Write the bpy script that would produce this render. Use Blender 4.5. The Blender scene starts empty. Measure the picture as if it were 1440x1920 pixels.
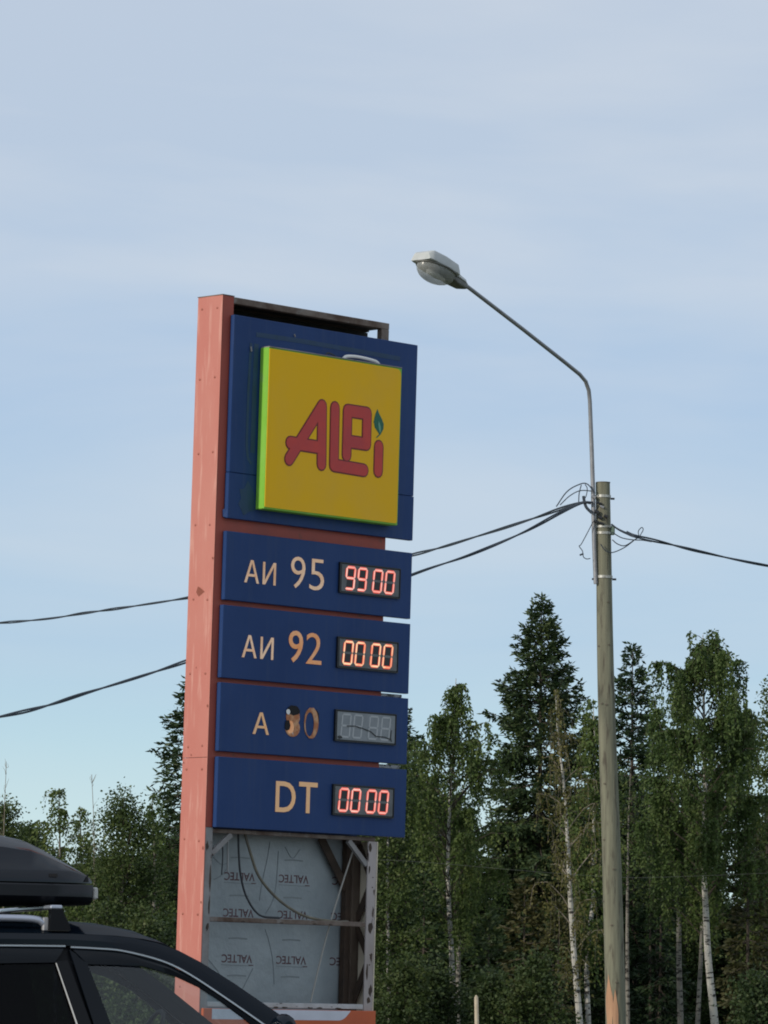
import bpy, bmesh, math, random
import numpy as np
from mathutils import Vector, Matrix

# ------------------------------------------------------------------ camera
scene = bpy.context.scene
COL = scene.collection
FPX, PW, PH = 9000.0, 1440, 1920           # focal length in photo pixels (long phone zoom)
ROLL, PITCH, ZC = math.radians(0.8), math.atan(957 / FPX), 1.22
_f = np.array([0, math.cos(PITCH), math.sin(PITCH)])
_u = np.array([0, -math.sin(PITCH), math.cos(PITCH)])
_r = np.array([1.0, 0, 0])
CR = math.cos(ROLL) * _r + math.sin(ROLL) * _u
CU = -math.sin(ROLL) * _r + math.cos(ROLL) * _u
cam_d = bpy.data.cameras.new('camera')
cam_d.sensor_fit = 'VERTICAL'
cam_d.sensor_height = 36.0
cam_d.lens = 36.0 * FPX / PH
cam_d.clip_start, cam_d.clip_end = 0.5, 5000
cam = bpy.data.objects.new('camera', cam_d)
COL.objects.link(cam)
cam.matrix_world = Matrix(((CR[0], CU[0], -_f[0], 0), (CR[1], CU[1], -_f[1], 0), (CR[2], CU[2], -_f[2], ZC), (0, 0, 0, 1)))
scene.camera = cam


def at(x, y, Y):
    """world point at distance Y seen at photo pixel x, y"""
    d = _f + CR * (x - PW / 2) / FPX + CU * (PH / 2 - y) / FPX
    p = np.array([0, 0, ZC]) + d * (Y / d[1])
    return Vector(p)


# ------------------------------------------------------------------ sky, sun, exposure
SUN_AZ = math.atan2(-0.77, -0.64)          # compass-like angle from +Y towards +X
SUN_EL = math.radians(22)
world = bpy.data.worlds.new('World')
scene.world = world
world.use_nodes = True
nt = world.node_tree
nt.nodes.clear()
N, L = nt.nodes.new, nt.links.new
out = N('ShaderNodeOutputWorld')
bg = N('ShaderNodeBackground')
bg.inputs['Strength'].default_value = 0.10
sky = N('ShaderNodeTexSky')
sky.sky_type = 'NISHITA'
sky.sun_disc = False
sky.sun_elevation = SUN_EL
sky.sun_rotation = SUN_AZ % (2 * math.pi)
sky.air_density, sky.dust_density, sky.ozone_density = 1.0, 0.6, 2.0
tc = N('ShaderNodeTexCoord')
sep = N('ShaderNodeSeparateXYZ')
L(tc.outputs['Generated'], sep.inputs[0])
# thin high cloud: streaks stretched sideways
mp = N('ShaderNodeMapping')
mp.inputs['Scale'].default_value = (5, 5, 26)
mp.inputs['Location'].default_value = (1.3, 0.4, 0.75)
mp.inputs['Rotation'].default_value = (0, math.radians(-9), 0)
L(tc.outputs['Generated'], mp.inputs[0])
nz = N('ShaderNodeTexNoise')
nz.inputs['Scale'].default_value = 1.0
nz.inputs['Detail'].default_value = 5.0
nz.inputs['Roughness'].default_value = 0.5
nz.inputs['Distortion'].default_value = 0.35
L(mp.outputs[0], nz.inputs['Vector'])
rp = N('ShaderNodeValToRGB')
rp.color_ramp.elements[0].position = 0.38
rp.color_ramp.elements[1].position = 0.74
L(nz.outputs['Fac'], rp.inputs['Fac'])
# veil colour goes from pale cyan low down to milky blue higher up
er = N('ShaderNodeValToRGB')
els = er.color_ramp.elements
els[0].position, els[0].color = 0.0, (0.600, 0.790, 0.820, 1)
els[1].position, els[1].color = 1.0, (0.500, 0.580, 0.690, 1)
for p, c in ((0.038, (0.610, 0.795, 0.840, 1)), (0.056, (0.515, 0.720, 0.830, 1)), (0.078, (0.432, 0.618, 0.805, 1)), (0.13, (0.452, 0.595, 0.790, 1)), (0.18, (0.522, 0.622, 0.765, 1)), (0.26, (0.580, 0.648, 0.755, 1))):
    e_ = els.new(p)
    e_.color = c
L(sep.outputs['Z'], er.inputs['Fac'])
cl = N('ShaderNodeMix'); cl.data_type = 'RGBA'
cf = N('ShaderNodeMapRange')
cf.inputs[1].default_value, cf.inputs[2].default_value, cf.inputs[3].default_value, cf.inputs[4].default_value = 0.03, 0.16, 0.15, 1.0
L(sep.outputs['Z'], cf.inputs[0])
cm = N('ShaderNodeMath'); cm.operation = 'MULTIPLY'
L(rp.outputs['Color'], cm.inputs[0]); L(cf.outputs[0], cm.inputs[1])
L(cm.outputs[0], cl.inputs[0])
L(er.outputs['Color'], cl.inputs[6])
cl.inputs[7].default_value = (0.715, 0.755, 0.810, 1)
sc10 = N('ShaderNodeMix'); sc10.data_type = 'RGBA'; sc10.blend_type = 'MULTIPLY'
sc10.inputs[0].default_value = 1.0
L(cl.outputs[2], sc10.inputs[6])
sc10.inputs[7].default_value = (10, 10, 10, 1)
mx = N('ShaderNodeMix'); mx.data_type = 'RGBA'
mx.inputs[0].default_value = 0.88
L(sky.outputs[0], mx.inputs[6])
L(sc10.outputs[2], mx.inputs[7])
L(mx.outputs[2], bg.inputs['Color'])
L(bg.outputs[0], out.inputs['Surface'])

sun_d = bpy.data.lights.new('sun', 'SUN')
sun_d.energy = 2.6
sun_d.angle = math.radians(2.0)
sun_d.color = (1.0, 0.90, 0.77)
sun = bpy.data.objects.new('sun', sun_d)
COL.objects.link(sun)
to_sun = Vector((math.sin(SUN_AZ) * math.cos(SUN_EL), math.cos(SUN_AZ) * math.cos(SUN_EL), math.sin(SUN_EL)))
sun.rotation_euler = to_sun.to_track_quat('Z', 'Y').to_euler()
sun.location = to_sun * 50

vs = scene.view_settings
vs.view_transform = 'Standard'
vs.look = 'None'
vs.exposure = 0.0
vs.gamma = 1.0
vs.use_curve_mapping = False
scene.cycles.filter_width = 1.9
scene.cycles.max_bounces = 6
scene.cycles.transparent_max_bounces = 12

RNG = np.random.default_rng(7)
random.seed(7)

# ------------------------------------------------------------------ materials
MATS = {}


def mat(name, c1, rough=0.6, metal=0.0, c2=None, scale=6.0, lo=0.35, hi=0.65, stretch=(1, 1, 1), detail=6.0,
        bump=0.0, bscale=None, coat=0.0, spec=0.5, c3=None, s3=20.0, lo3=0.6, hi3=0.7, st3=(1, 1, 1), emit=None, estr=0.0, island=False):
    m = bpy.data.materials.new(name)
    m.use_nodes = True
    t = m.node_tree
    b = t.nodes['Principled BSDF']
    b.inputs['Base Color'].default_value = (*c1, 1)
    b.inputs['Roughness'].default_value = rough
    b.inputs['Metallic'].default_value = metal
    b.inputs['Specular IOR Level'].default_value = spec
    b.inputs['Coat Weight'].default_value = coat
    b.inputs['Coat Roughness'].default_value = 0.05
    n, l = t.nodes.new, t.links.new
    co = n('ShaderNodeTexCoord')

    def noise(s, st):
        mpn = n('ShaderNodeMapping')
        mpn.inputs['Scale'].default_value = st
        l(co.outputs['Object'], mpn.inputs[0])
        z = n('ShaderNodeTexNoise')
        z.inputs['Scale'].default_value = s
        z.inputs['Detail'].default_value = detail
        z.inputs['Roughness'].default_value = 0.6
        l(mpn.outputs[0], z.inputs['Vector'])
        return z

    cur = None
    if c2 is not None:
        z = noise(scale, stretch)
        r = n('ShaderNodeValToRGB')
        r.color_ramp.elements[0].position, r.color_ramp.elements[0].color = lo, (*c1, 1)
        r.color_ramp.elements[1].position, r.color_ramp.elements[1].color = hi, (*c2, 1)
        l(z.outputs['Fac'], r.inputs['Fac'])
        cur = r.outputs['Color']
    if c3 is not None:
        z3 = noise(s3, st3)
        r3 = n('ShaderNodeValToRGB')
        r3.color_ramp.elements[0].position = lo3
        r3.color_ramp.elements[1].position = hi3
        l(z3.outputs['Fac'], r3.inputs['Fac'])
        mm = n('ShaderNodeMix'); mm.data_type = 'RGBA'
        l(r3.outputs['Color'], mm.inputs[0])
        if cur is None:
            mm.inputs[6].default_value = (*c1, 1)
        else:
            l(cur, mm.inputs[6])
        mm.inputs[7].default_value = (*c3, 1)
        cur = mm.outputs[2]
    if cur is not None:
        l(cur, b.inputs['Base Color'])
    if bump > 0:
        zb = noise(bscale or scale, stretch)
        bp = n('ShaderNodeBump')
        bp.inputs['Strength'].default_value = bump
        bp.inputs['Distance'].default_value = 0.02
        l(zb.outputs['Fac'], bp.inputs['Height'])
        l(bp.outputs[0], b.inputs['Normal'])
    if emit is not None:
        b.inputs['Emission Color'].default_value = (*emit, 1)
        b.inputs['Emission Strength'].default_value = estr
    MATS[name] = m
    return m


def leaf_mat(name, ca, cb, cc, trans=0.3):
    m = bpy.data.materials.new(name)
    m.use_nodes = True
    t = m.node_tree
    t.nodes.clear()
    n, l = t.nodes.new, t.links.new
    o = n('ShaderNodeOutputMaterial')
    g = n('ShaderNodeNewGeometry')
    r = n('ShaderNodeValToRGB')
    e = r.color_ramp.elements
    e[0].color, e[1].color = (*ca, 1), (*cc, 1)
    k = e.new(0.55); k.color = (*cb, 1)
    # each leaf its own tone, and slow changes through the crown
    co = n('ShaderNodeTexCoord')
    z = n('ShaderNodeTexNoise'); z.inputs['Scale'].default_value = 0.9; z.inputs['Detail'].default_value = 3
    l(co.outputs['Object'], z.inputs['Vector'])
    a = n('ShaderNodeMath'); a.operation = 'MULTIPLY_ADD'; a.inputs[1].default_value = 1.5; a.inputs[2].default_value = -0.5
    l(z.outputs['Fac'], a.inputs[0])
    s = n('ShaderNodeMath'); s.operation = 'MULTIPLY_ADD'; s.inputs[1].default_value = 0.5
    l(g.outputs['Random Per Island'], s.inputs[0]); l(a.outputs[0], s.inputs[2])
    l(s.outputs[0], r.inputs['Fac'])
    oi = n('ShaderNodeObjectInfo')
    rr_ = n('ShaderNodeValToRGB')
    rr_.color_ramp.elements[0].color = (0.78, 0.86, 0.84, 1)
    rr_.color_ramp.elements[1].color = (1.20, 1.13, 0.98, 1)
    l(oi.outputs['Random'], rr_.inputs['Fac'])
    mu = n('ShaderNodeMix'); mu.data_type = 'RGBA'; mu.blend_type = 'MULTIPLY'; mu.inputs[0].default_value = 1.0
    l(r.outputs['Color'], mu.inputs[6]); l(rr_.outputs['Color'], mu.inputs[7])
    d = n('ShaderNodeBsdfPrincipled'); d.inputs['Roughness'].default_value = 0.55; d.inputs['Specular IOR Level'].default_value = 0.25
    l(mu.outputs[2], d.inputs['Base Color'])
    tr = n('ShaderNodeBsdfTranslucent'); l(mu.outputs[2], tr.inputs['Color'])
    mxs = n('ShaderNodeMixShader'); mxs.inputs[0].default_value = trans
    l(d.outputs[0], mxs.inputs[1]); l(tr.outputs[0], mxs.inputs[2]); l(mxs.outputs[0], o.inputs['Surface'])
    MATS[name] = m
    return m


def glass_mat(name, tint, refl=1.0, rough=0.02):
    m = bpy.data.materials.new(name)
    m.use_nodes = True
    t = m.node_tree
    t.nodes.clear()
    n, l = t.nodes.new, t.links.new
    o = n('ShaderNodeOutputMaterial')
    tp = n('ShaderNodeBsdfTransparent'); tp.inputs[0].default_value = (*tint, 1)
    gl = n('ShaderNodeBsdfGlossy'); gl.inputs['Roughness'].default_value = rough; gl.inputs[0].default_value = (1, 1, 1, 1)
    lw_ = n('ShaderNodeLayerWeight'); lw_.inputs[0].default_value = 0.35
    fr = n('ShaderNodeMapRange'); fr.inputs[3].default_value = 0.012 * refl; fr.inputs[4].default_value = 0.10 * refl
    l(lw_.outputs['Facing'], fr.inputs[0])
    mxs = n('ShaderNodeMixShader')
    l(fr.outputs[0], mxs.inputs[0]); l(tp.outputs[0], mxs.inputs[1]); l(gl.outputs[0], mxs.inputs[2]); l(mxs.outputs[0], o.inputs['Surface'])
    MATS[name] = m
    return m


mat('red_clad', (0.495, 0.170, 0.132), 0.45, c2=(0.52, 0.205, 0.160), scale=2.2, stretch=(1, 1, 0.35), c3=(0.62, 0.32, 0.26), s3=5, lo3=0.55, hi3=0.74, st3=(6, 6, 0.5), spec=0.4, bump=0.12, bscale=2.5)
mat('red_clad_shaded', (0.36, 0.080, 0.055), 0.55, c2=(0.30, 0.070, 0.050), scale=3, spec=0.3)  # same cladding as the side, with the front's shade put into the colour
mat('red_strip', (0.36, 0.055, 0.030), 0.5, c2=(0.28, 0.050, 0.034), scale=5, c3=(0.12, 0.05, 0.03), s3=14, lo3=0.62, hi3=0.75)
mat('blue_panel', (0.013, 0.044, 0.150), 0.5, c2=(0.020, 0.056, 0.176), scale=1.3, c3=(0.034, 0.064, 0.155), s3=3.5, lo3=0.50, hi3=0.85, st3=(5, 5, 0.35), spec=0.2)
mat('residue', (0.008, 0.040, 0.085), 0.6, c2=(0.012, 0.050, 0.13), scale=9)
mat('yellow_face', (0.88, 0.500, 0.010), 0.55, c2=(0.84, 0.485, 0.02), scale=1.4, c3=(0.78, 0.46, 0.06), s3=1.5, lo3=0.5, hi3=0.85, st3=(1, 1, 0.8), spec=0.15)
mat('lime_edge', (0.20, 0.50, 0.045), 0.55, c2=(0.24, 0.54, 0.075), scale=5, c3=(0.24, 0.46, 0.12), s3=9, lo3=0.55, hi3=0.75, spec=0.25)
mat('logo_red', (0.60, 0.075, 0.060), 0.5, spec=0.2, c2=(0.50, 0.070, 0.070), scale=6)
mat('logo_dark', (0.17, 0.018, 0.012), 0.5)
mat('leaf_green', (0.006, 0.125, 0.070), 0.5)
mat('leaf_pale', (0.14, 0.34, 0.24), 0.5)
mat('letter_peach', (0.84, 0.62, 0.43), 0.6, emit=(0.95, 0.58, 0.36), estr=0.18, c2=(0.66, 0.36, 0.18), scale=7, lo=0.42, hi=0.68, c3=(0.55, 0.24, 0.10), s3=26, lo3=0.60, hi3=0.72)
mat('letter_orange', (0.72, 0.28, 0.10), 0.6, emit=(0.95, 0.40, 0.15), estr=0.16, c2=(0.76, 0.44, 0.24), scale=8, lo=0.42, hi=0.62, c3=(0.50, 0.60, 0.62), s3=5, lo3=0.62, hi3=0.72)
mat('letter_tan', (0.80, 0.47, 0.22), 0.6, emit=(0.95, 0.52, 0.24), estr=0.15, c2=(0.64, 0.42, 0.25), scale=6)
mat('letter_brown', (0.42, 0.15, 0.055), 0.6, c2=(0.60, 0.34, 0.18), scale=16, lo=0.45, hi=0.62, c3=(0.55, 0.5, 0.46), s3=30, lo3=0.62, hi3=0.7)
mat('letter_edge', (0.36, 0.10, 0.05), 0.6)
mat('hole_black', (0.004, 0.004, 0.006), 0.8)
mat('foam_white', (0.8, 0.8, 0.78), 0.7)
mat('bezel', (0.008, 0.009, 0.012), 0.4)
mat('display_face', (0.150, 0.160, 0.165), 0.5, c2=(0.10, 0.11, 0.115), scale=9)
mat('display_dead', (0.25, 0.275, 0.295), 0.5, c2=(0.20, 0.225, 0.24), scale=10)
mat('display_window', (0.018, 0.020, 0.022), 0.5)
mat('segment_dead', (0.40, 0.425, 0.44), 0.5)
mat('segment_off', (0.13, 0.14, 0.145), 0.5)
mat('crack', (0.03, 0.034, 0.036), 0.6)
mat('led_red', (0.3, 0.02, 0.01), 0.5, emit=(0.80, 0.060, 0.030), estr=0.8)


def led_core(name, ca, cb):
    m = mat(name, (0.5, 0.2, 0.15), 0.5)
    t = m.node_tree
    b = t.nodes['Principled BSDF']
    co = t.nodes.new('ShaderNodeTexCoord')
    z = t.nodes.new('ShaderNodeTexNoise'); z.inputs['Scale'].default_value = 9.0; z.inputs['Detail'].default_value = 2
    t.links.new(co.outputs['Object'], z.inputs['Vector'])
    r = t.nodes.new('ShaderNodeValToRGB')
    r.color_ramp.elements[0].position, r.color_ramp.elements[0].color = 0.40, (*ca, 1)
    r.color_ramp.elements[1].position, r.color_ramp.elements[1].color = 0.62, (*cb, 1)
    t.links.new(z.outputs['Fac'], r.inputs['Fac'])
    t.links.new(r.outputs['Color'], b.inputs['Emission Color'])
    b.inputs['Emission Strength'].default_value = 0.85


led_core('led_pink', (0.92, 0.30, 0.25), (0.98, 0.62, 0.52))
led_core('led_warm', (0.95, 0.34, 0.16), (1.0, 0.74, 0.42))
mat('steel_rusty', (0.200, 0.165, 0.140), 0.75, c2=(0.075, 0.042, 0.026), scale=7, c3=(0.20, 0.18, 0.165), s3=11, lo3=0.58, hi3=0.66, bump=0.2)
mat('steel_dark', (0.040, 0.028, 0.020), 0.8, c2=(0.070, 0.045, 0.030), scale=8)
mat('steel_brown', (0.150, 0.115, 0.085), 0.8, c2=(0.055, 0.035, 0.025), scale=6, stretch=(1, 1, 0.3))
mat('paint_peel', (0.42, 0.38, 0.37), 0.7, c2=(0.30, 0.26, 0.24), scale=5, stretch=(1, 1, 0.4), c3=(0.045, 0.030, 0.024), s3=7, lo3=0.545, hi3=0.60, st3=(2, 2, 0.6), bump=0.2)
mat('paint_grey', (0.30, 0.30, 0.30), 0.7, c2=(0.20, 0.19, 0.185), scale=6, c3=(0.06, 0.04, 0.03), s3=9, lo3=0.64, hi3=0.70)
mat('cream_inner', (0.78, 0.70, 0.56), 0.7, c2=(0.66, 0.59, 0.46), scale=4)
mat('sheet', (0.300, 0.340, 0.358), 0.30, c2=(0.230, 0.270, 0.290), scale=2.6, bump=0.9, bscale=3.2)
mat('print_maroon', (0.075, 0.022, 0.028), 0.6, c2=(0.15, 0.10, 0.11), scale=26, lo=0.5, hi=0.68)
mat('print_faint', (0.190, 0.220, 0.230), 0.6)
mat('backing_black', (0.010, 0.010, 0.010), 0.8, c2=(0.022, 0.018, 0.014), scale=8)
mat('conduit', (0.21, 0.19, 0.13), 0.6, c2=(0.13, 0.12, 0.095), scale=10)
mat('cable_dark', (0.030, 0.034, 0.040), 0.6)
mat('cable_grey', (0.36, 0.37, 0.37), 0.6)
mat('string_white', (0.36, 0.35, 0.32), 0.7)
mat('orange_panel', (0.58, 0.110, 0.022), 0.45, c2=(0.48, 0.085, 0.022), scale=4)
mat('white_band', (0.62, 0.64, 0.72), 0.45, c2=(0.54, 0.56, 0.62), scale=5)
mat('white_rail', (0.50, 0.51, 0.52), 0.6, c2=(0.40, 0.40, 0.40), scale=9, c3=(0.05, 0.04, 0.04), s3=14, lo3=0.64, hi3=0.7, st3=(1, 1, 3))
mat('rivet', (0.34, 0.10, 0.065), 0.5)
mat('rust_spot', (0.27, 0.085, 0.055), 0.8)
mat('bracket_white', (0.55, 0.56, 0.56), 0.5, c2=(0.12, 0.12, 0.12), scale=26, lo=0.50, hi=0.56)
mat('concrete', (0.32, 0.31, 0.29), 0.9, c2=(0.24, 0.23, 0.22), scale=8, bump=0.3)
# pole and lamp
mat('pole_wood', (0.200, 0.200, 0.142), 0.85, c2=(0.128, 0.128, 0.092), scale=5, stretch=(4, 4, 0.22), c3=(0.070, 0.060, 0.045), s3=6, lo3=0.54, hi3=0.68, st3=(3, 3, 0.40), bump=0.5, bscale=9)
mat('pole_fresh', (0.46, 0.27, 0.16), 0.85, c2=(0.36, 0.20, 0.12), scale=9, stretch=(5, 5, 0.3))
mat('pole_top', (0.12, 0.105, 0.080), 0.9)
mat('band_steel', (0.52, 0.53, 0.50), 0.4, metal=0.35, c2=(0.30, 0.29, 0.25), scale=24)
mat('galvanised', (0.30, 0.31, 0.33), 0.5, metal=0.35, c2=(0.23, 0.235, 0.25), scale=10)
mat('lamp_white', (0.50, 0.52, 0.52), 0.5, c2=(0.43, 0.46, 0.455), scale=8)
mat('lamp_under', (0.135, 0.14, 0.125), 0.6, c2=(0.10, 0.10, 0.09), scale=12)
mat('clip_black', (0.014, 0.016, 0.020), 0.5)
mat('clamp_green', (0.13, 0.19, 0.15), 0.5)
mat('wire', (0.030, 0.042, 0.060), 0.6)
mat('wire_far', (0.075, 0.08, 0.075), 0.6)
# car


def gloss_mat(name, col, rough, f0, f1, gcol=(1, 1, 1)):
    """dark lacquer: diffuse under a thin gloss that grows gently towards grazing"""
    m = bpy.data.materials.new(name)
    m.use_nodes = True
    t = m.node_tree
    t.nodes.clear()
    n, l = t.nodes.new, t.links.new
    o = n('ShaderNodeOutputMaterial')
    d = n('ShaderNodeBsdfDiffuse'); d.inputs[0].default_value = (*col, 1)
    g = n('ShaderNodeBsdfGlossy'); g.inputs['Roughness'].default_value = rough; g.inputs[0].default_value = (*gcol, 1)
    w = n('ShaderNodeLayerWeight'); w.inputs[0].default_value = 0.3
    r = n('ShaderNodeMapRange'); r.inputs[3].default_value = f0; r.inputs[4].default_value = f1
    l(w.outputs['Facing'], r.inputs[0])
    x = n('ShaderNodeMixShader')
    l(r.outputs[0], x.inputs[0]); l(d.outputs[0], x.inputs[1]); l(g.outputs[0], x.inputs[2]); l(x.outputs[0], o.inputs['Surface'])
    MATS[name] = m


gloss_mat('car_paint', (0.003, 0.006, 0.011), 0.10, 0.012, 0.09)
gloss_mat('car_trim', (0.006, 0.007, 0.009), 0.35, 0.01, 0.05)
gloss_mat('car_gloss_trim', (0.003, 0.005, 0.008), 0.08, 0.012, 0.10)
gloss_mat('box_plastic', (0.006, 0.009, 0.015), 0.12, 0.02, 0.26)
gloss_mat('box_edge', (0.008, 0.010, 0.014), 0.30, 0.02, 0.10)
mat('car_highlight', (0.42, 0.46, 0.50), 0.28, metal=0.8)
mat('latch_grey', (0.48, 0.48, 0.46), 0.5)
mat('alu', (0.40, 0.44, 0.53), 0.32, metal=0.6)
mat('rubber', (0.013, 0.013, 0.013), 0.8)
mat('rim', (0.35, 0.36, 0.37), 0.35, metal=0.7)
mat('seat_cloth', (0.020, 0.022, 0.025), 0.9)
mat('lamp_red', (0.35, 0.01, 0.01), 0.2)
mat('lamp_clear', (0.55, 0.57, 0.60), 0.1, coat=0.5)
glass_mat('glass_front', (0.93, 0.965, 0.97), 1.7)
glass_mat('glass_dark', (0.16, 0.19, 0.24), 0.5)
# ground and trees
mat('bounce_asphalt', (0.235, 0.225, 0.205), 0.9, c2=(0.195, 0.187, 0.172), scale=3, bump=0.4, bscale=60)
mat('grass_ground', (0.045, 0.070, 0.022), 0.95, c2=(0.075, 0.085, 0.035), scale=0.6, bump=0.6, bscale=12)
mat('kerb', (0.30, 0.30, 0.29), 0.85, c2=(0.24, 0.24, 0.23), scale=6)
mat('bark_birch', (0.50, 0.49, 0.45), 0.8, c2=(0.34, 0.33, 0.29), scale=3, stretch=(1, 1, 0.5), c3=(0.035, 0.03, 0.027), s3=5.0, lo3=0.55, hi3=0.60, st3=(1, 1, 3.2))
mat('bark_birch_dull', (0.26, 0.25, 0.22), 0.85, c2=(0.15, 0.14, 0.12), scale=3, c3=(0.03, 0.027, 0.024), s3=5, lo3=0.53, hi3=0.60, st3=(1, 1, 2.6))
mat('bark_dark', (0.075, 0.060, 0.048), 0.9, c2=(0.045, 0.037, 0.030), scale=6, stretch=(2, 2, 0.4), bump=0.5)
mat('twig', (0.060, 0.048, 0.038), 0.9)
mat('twig_pale', (0.22, 0.19, 0.15), 0.9)
mat('stake_wood', (0.50, 0.43, 0.33), 0.8, c2=(0.40, 0.34, 0.25), scale=9)
leaf_mat('needles', (0.016, 0.032, 0.015), (0.036, 0.064, 0.027), (0.080, 0.106, 0.040), 0.14)
leaf_mat('needles_dry', (0.028, 0.030, 0.012), (0.060, 0.060, 0.023), (0.104, 0.096, 0.040), 0.14)
leaf_mat('birch_leaf', (0.042, 0.072, 0.022), (0.088, 0.134, 0.040), (0.165, 0.205, 0.070), 0.38)
leaf_mat('birch_leaf_dry', (0.048, 0.053, 0.019), (0.094, 0.098, 0.034), (0.156, 0.146, 0.058), 0.32)
leaf_mat('bush_leaf', (0.020, 0.038, 0.014), (0.044, 0.070, 0.024), (0.085, 0.110, 0.042), 0.25)
leaf_mat('alder_leaf', (0.030, 0.053, 0.017), (0.065, 0.098, 0.030), (0.130, 0.160, 0.056), 0.32)


# ------------------------------------------------------------------ mesh helpers
class MB:
    def __init__(self):
        self.v, self.f, self.mi, self.cur = [], [], [], 0

    def add(self, vs_, fs_):
        o = len(self.v)
        self.v += [tuple(p) for p in vs_]
        self.f += [tuple(i + o for i in f) for f in fs_]
        self.mi += [self.cur] * len(fs_)
        return self

    def box(self, a, b):
        (x0, y0, z0), (x1, y1, z1) = a, b
        x0, x1 = min(x0, x1), max(x0, x1)
        y0, y1 = min(y0, y1), max(y0, y1)
        z0, z1 = min(z0, z1), max(z0, z1)
        return self.add([(x0, y0, z0), (x1, y0, z0), (x1, y1, z0), (x0, y1, z0), (x0, y0, z1), (x1, y0, z1), (x1, y1, z1), (x0, y1, z1)],
                        [(0, 3, 2, 1), (4, 5, 6, 7), (0, 1, 5, 4), (1, 2, 6, 5), (2, 3, 7, 6), (3, 0, 4, 7)])

    def bar(self, p, q, w, h, up=(0, 0, 1)):
        """rectangular bar from p to q, w across, h along up"""
        p, q, up = Vector(p), Vector(q), Vector(up)
        d = (q - p).normalized()
        s = d.cross(up).normalized()
        t = s.cross(d).normalized()
        vs_ = []
        for c in (p, q):
            for i, j in ((-1, -1), (1, -1), (1, 1), (-1, 1)):
                vs_.append(c + s * (i * w / 2) + t * (j * h / 2))
        return self.add(vs_, [(0, 1, 2, 3), (7, 6, 5, 4), (0, 4, 5, 1), (1, 5, 6, 2), (2, 6, 7, 3), (3, 7, 4, 0)])

    def prism(self, poly, d0, d1, fn):
        """closed 2D outline swept from d0 to d1; fn(u, d, w) places it"""
        n = len(poly)
        vs_ = [fn(u, d0, w) for u, w in poly] + [fn(u, d1, w) for u, w in poly]
        return self.add(vs_, [tuple(range(n)), tuple(range(2 * n - 1, n - 1, -1))] + [(i, i + n, (i + 1) % n + n, (i + 1) % n) for i in range(n)])

    def tube(self, pts, rad, n=8, cap=True):
        pts = [Vector(p) for p in pts]
        m = len(pts)
        rad = [rad] * m if isinstance(rad, (int, float)) else rad
        o = len(self.v)
        ref = None
        for i, p in enumerate(pts):
            d = (pts[min(i + 1, m - 1)] - pts[max(i - 1, 0)]).normalized()
            if ref is None:
                ref = Vector((0, 0, 1)) if abs(d.z) < 0.9 else Vector((1, 0, 0))
            a = (ref - d * ref.dot(d)).normalized()
            ref = a
            b = d.cross(a)
            for k in range(n):
                an = 2 * math.pi * k / n
                self.v.append(tuple(p + (a * math.cos(an) + b * math.sin(an)) * rad[i]))
        fs = []
        for i in range(m - 1):
            for k in range(n):
                k2 = (k + 1) % n
                fs.append((o + i * n + k, o + i * n + k2, o + (i + 1) * n + k2, o + (i + 1) * n + k))
        if cap:
            fs.append(tuple(o + k for k in range(n - 1, -1, -1)))
            fs.append(tuple(o + (m - 1) * n + k for k in range(n)))
        self.f += fs
        self.mi += [self.cur] * len(fs)
        return self

    def build(self, name, mats, parent=None, smooth=False, bevel=0.0):
        me = bpy.data.meshes.new(name)
        me.from_pydata(self.v, [], self.f)
        bm = bmesh.new()
        bm.from_mesh(me)
        if bevel > 0:
            es = [e for e in bm.edges if len(e.link_faces) == 2 and e.calc_face_angle(0) > 0.6]
            bmesh.ops.bevel(bm, geom=es, offset=bevel, segments=1, affect='EDGES', profile=0.5)
        bmesh.ops.recalc_face_normals(bm, faces=bm.faces)
        bm.to_mesh(me)
        bm.free()
        if isinstance(mats, str):
            mats = [mats]
        for k in mats:
            me.materials.append(MATS[k])
        if bevel == 0 and len(me.polygons) == len(self.mi):
            me.polygons.foreach_set('material_index', self.mi)
        if smooth:
            me.polygons.foreach_set('use_smooth', [True] * len(me.polygons))
            try:
                me.set_sharp_from_angle(angle=math.radians(38))
            except Exception:
                pass
        return link(name, me, parent)


def link(name, me, parent=None):
    o = bpy.data.objects.new(name, me)
    COL.objects.link(o)
    if parent is not None:
        o.parent = parent
    return o


def tag(o, label=None, cat=None, group=None, kind=None):
    for k, v in (('label', label), ('category', cat), ('group', group), ('kind', kind)):
        if v:
            o[k] = v
    return o


def empty(name, loc=(0, 0, 0), rz=0.0):
    o = bpy.data.objects.new(name, None)
    COL.objects.link(o)
    o.location = loc
    o.rotation_euler = (0, 0, rz)
    o.empty_display_size = 0.2
    return o


def smooth_pts(pts, n=8):
    """Catmull-Rom through 3D points"""
    P = [Vector(p) for p in pts]
    P = [P[0] * 2 - P[1]] + P + [P[-1] * 2 - P[-2]]
    r = []
    for i in range(1, len(P) - 2):
        a, b, c, d = P[i - 1], P[i], P[i + 1], P[i + 2]
        for k in range(n):
            t = k / n
            r.append(0.5 * ((2 * b) + (c - a) * t + (2 * a - 5 * b + 4 * c - d) * t * t + (3 * b - a - 3 * c + d) * t ** 3))
    r.append(P[-2])
    return r


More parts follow.
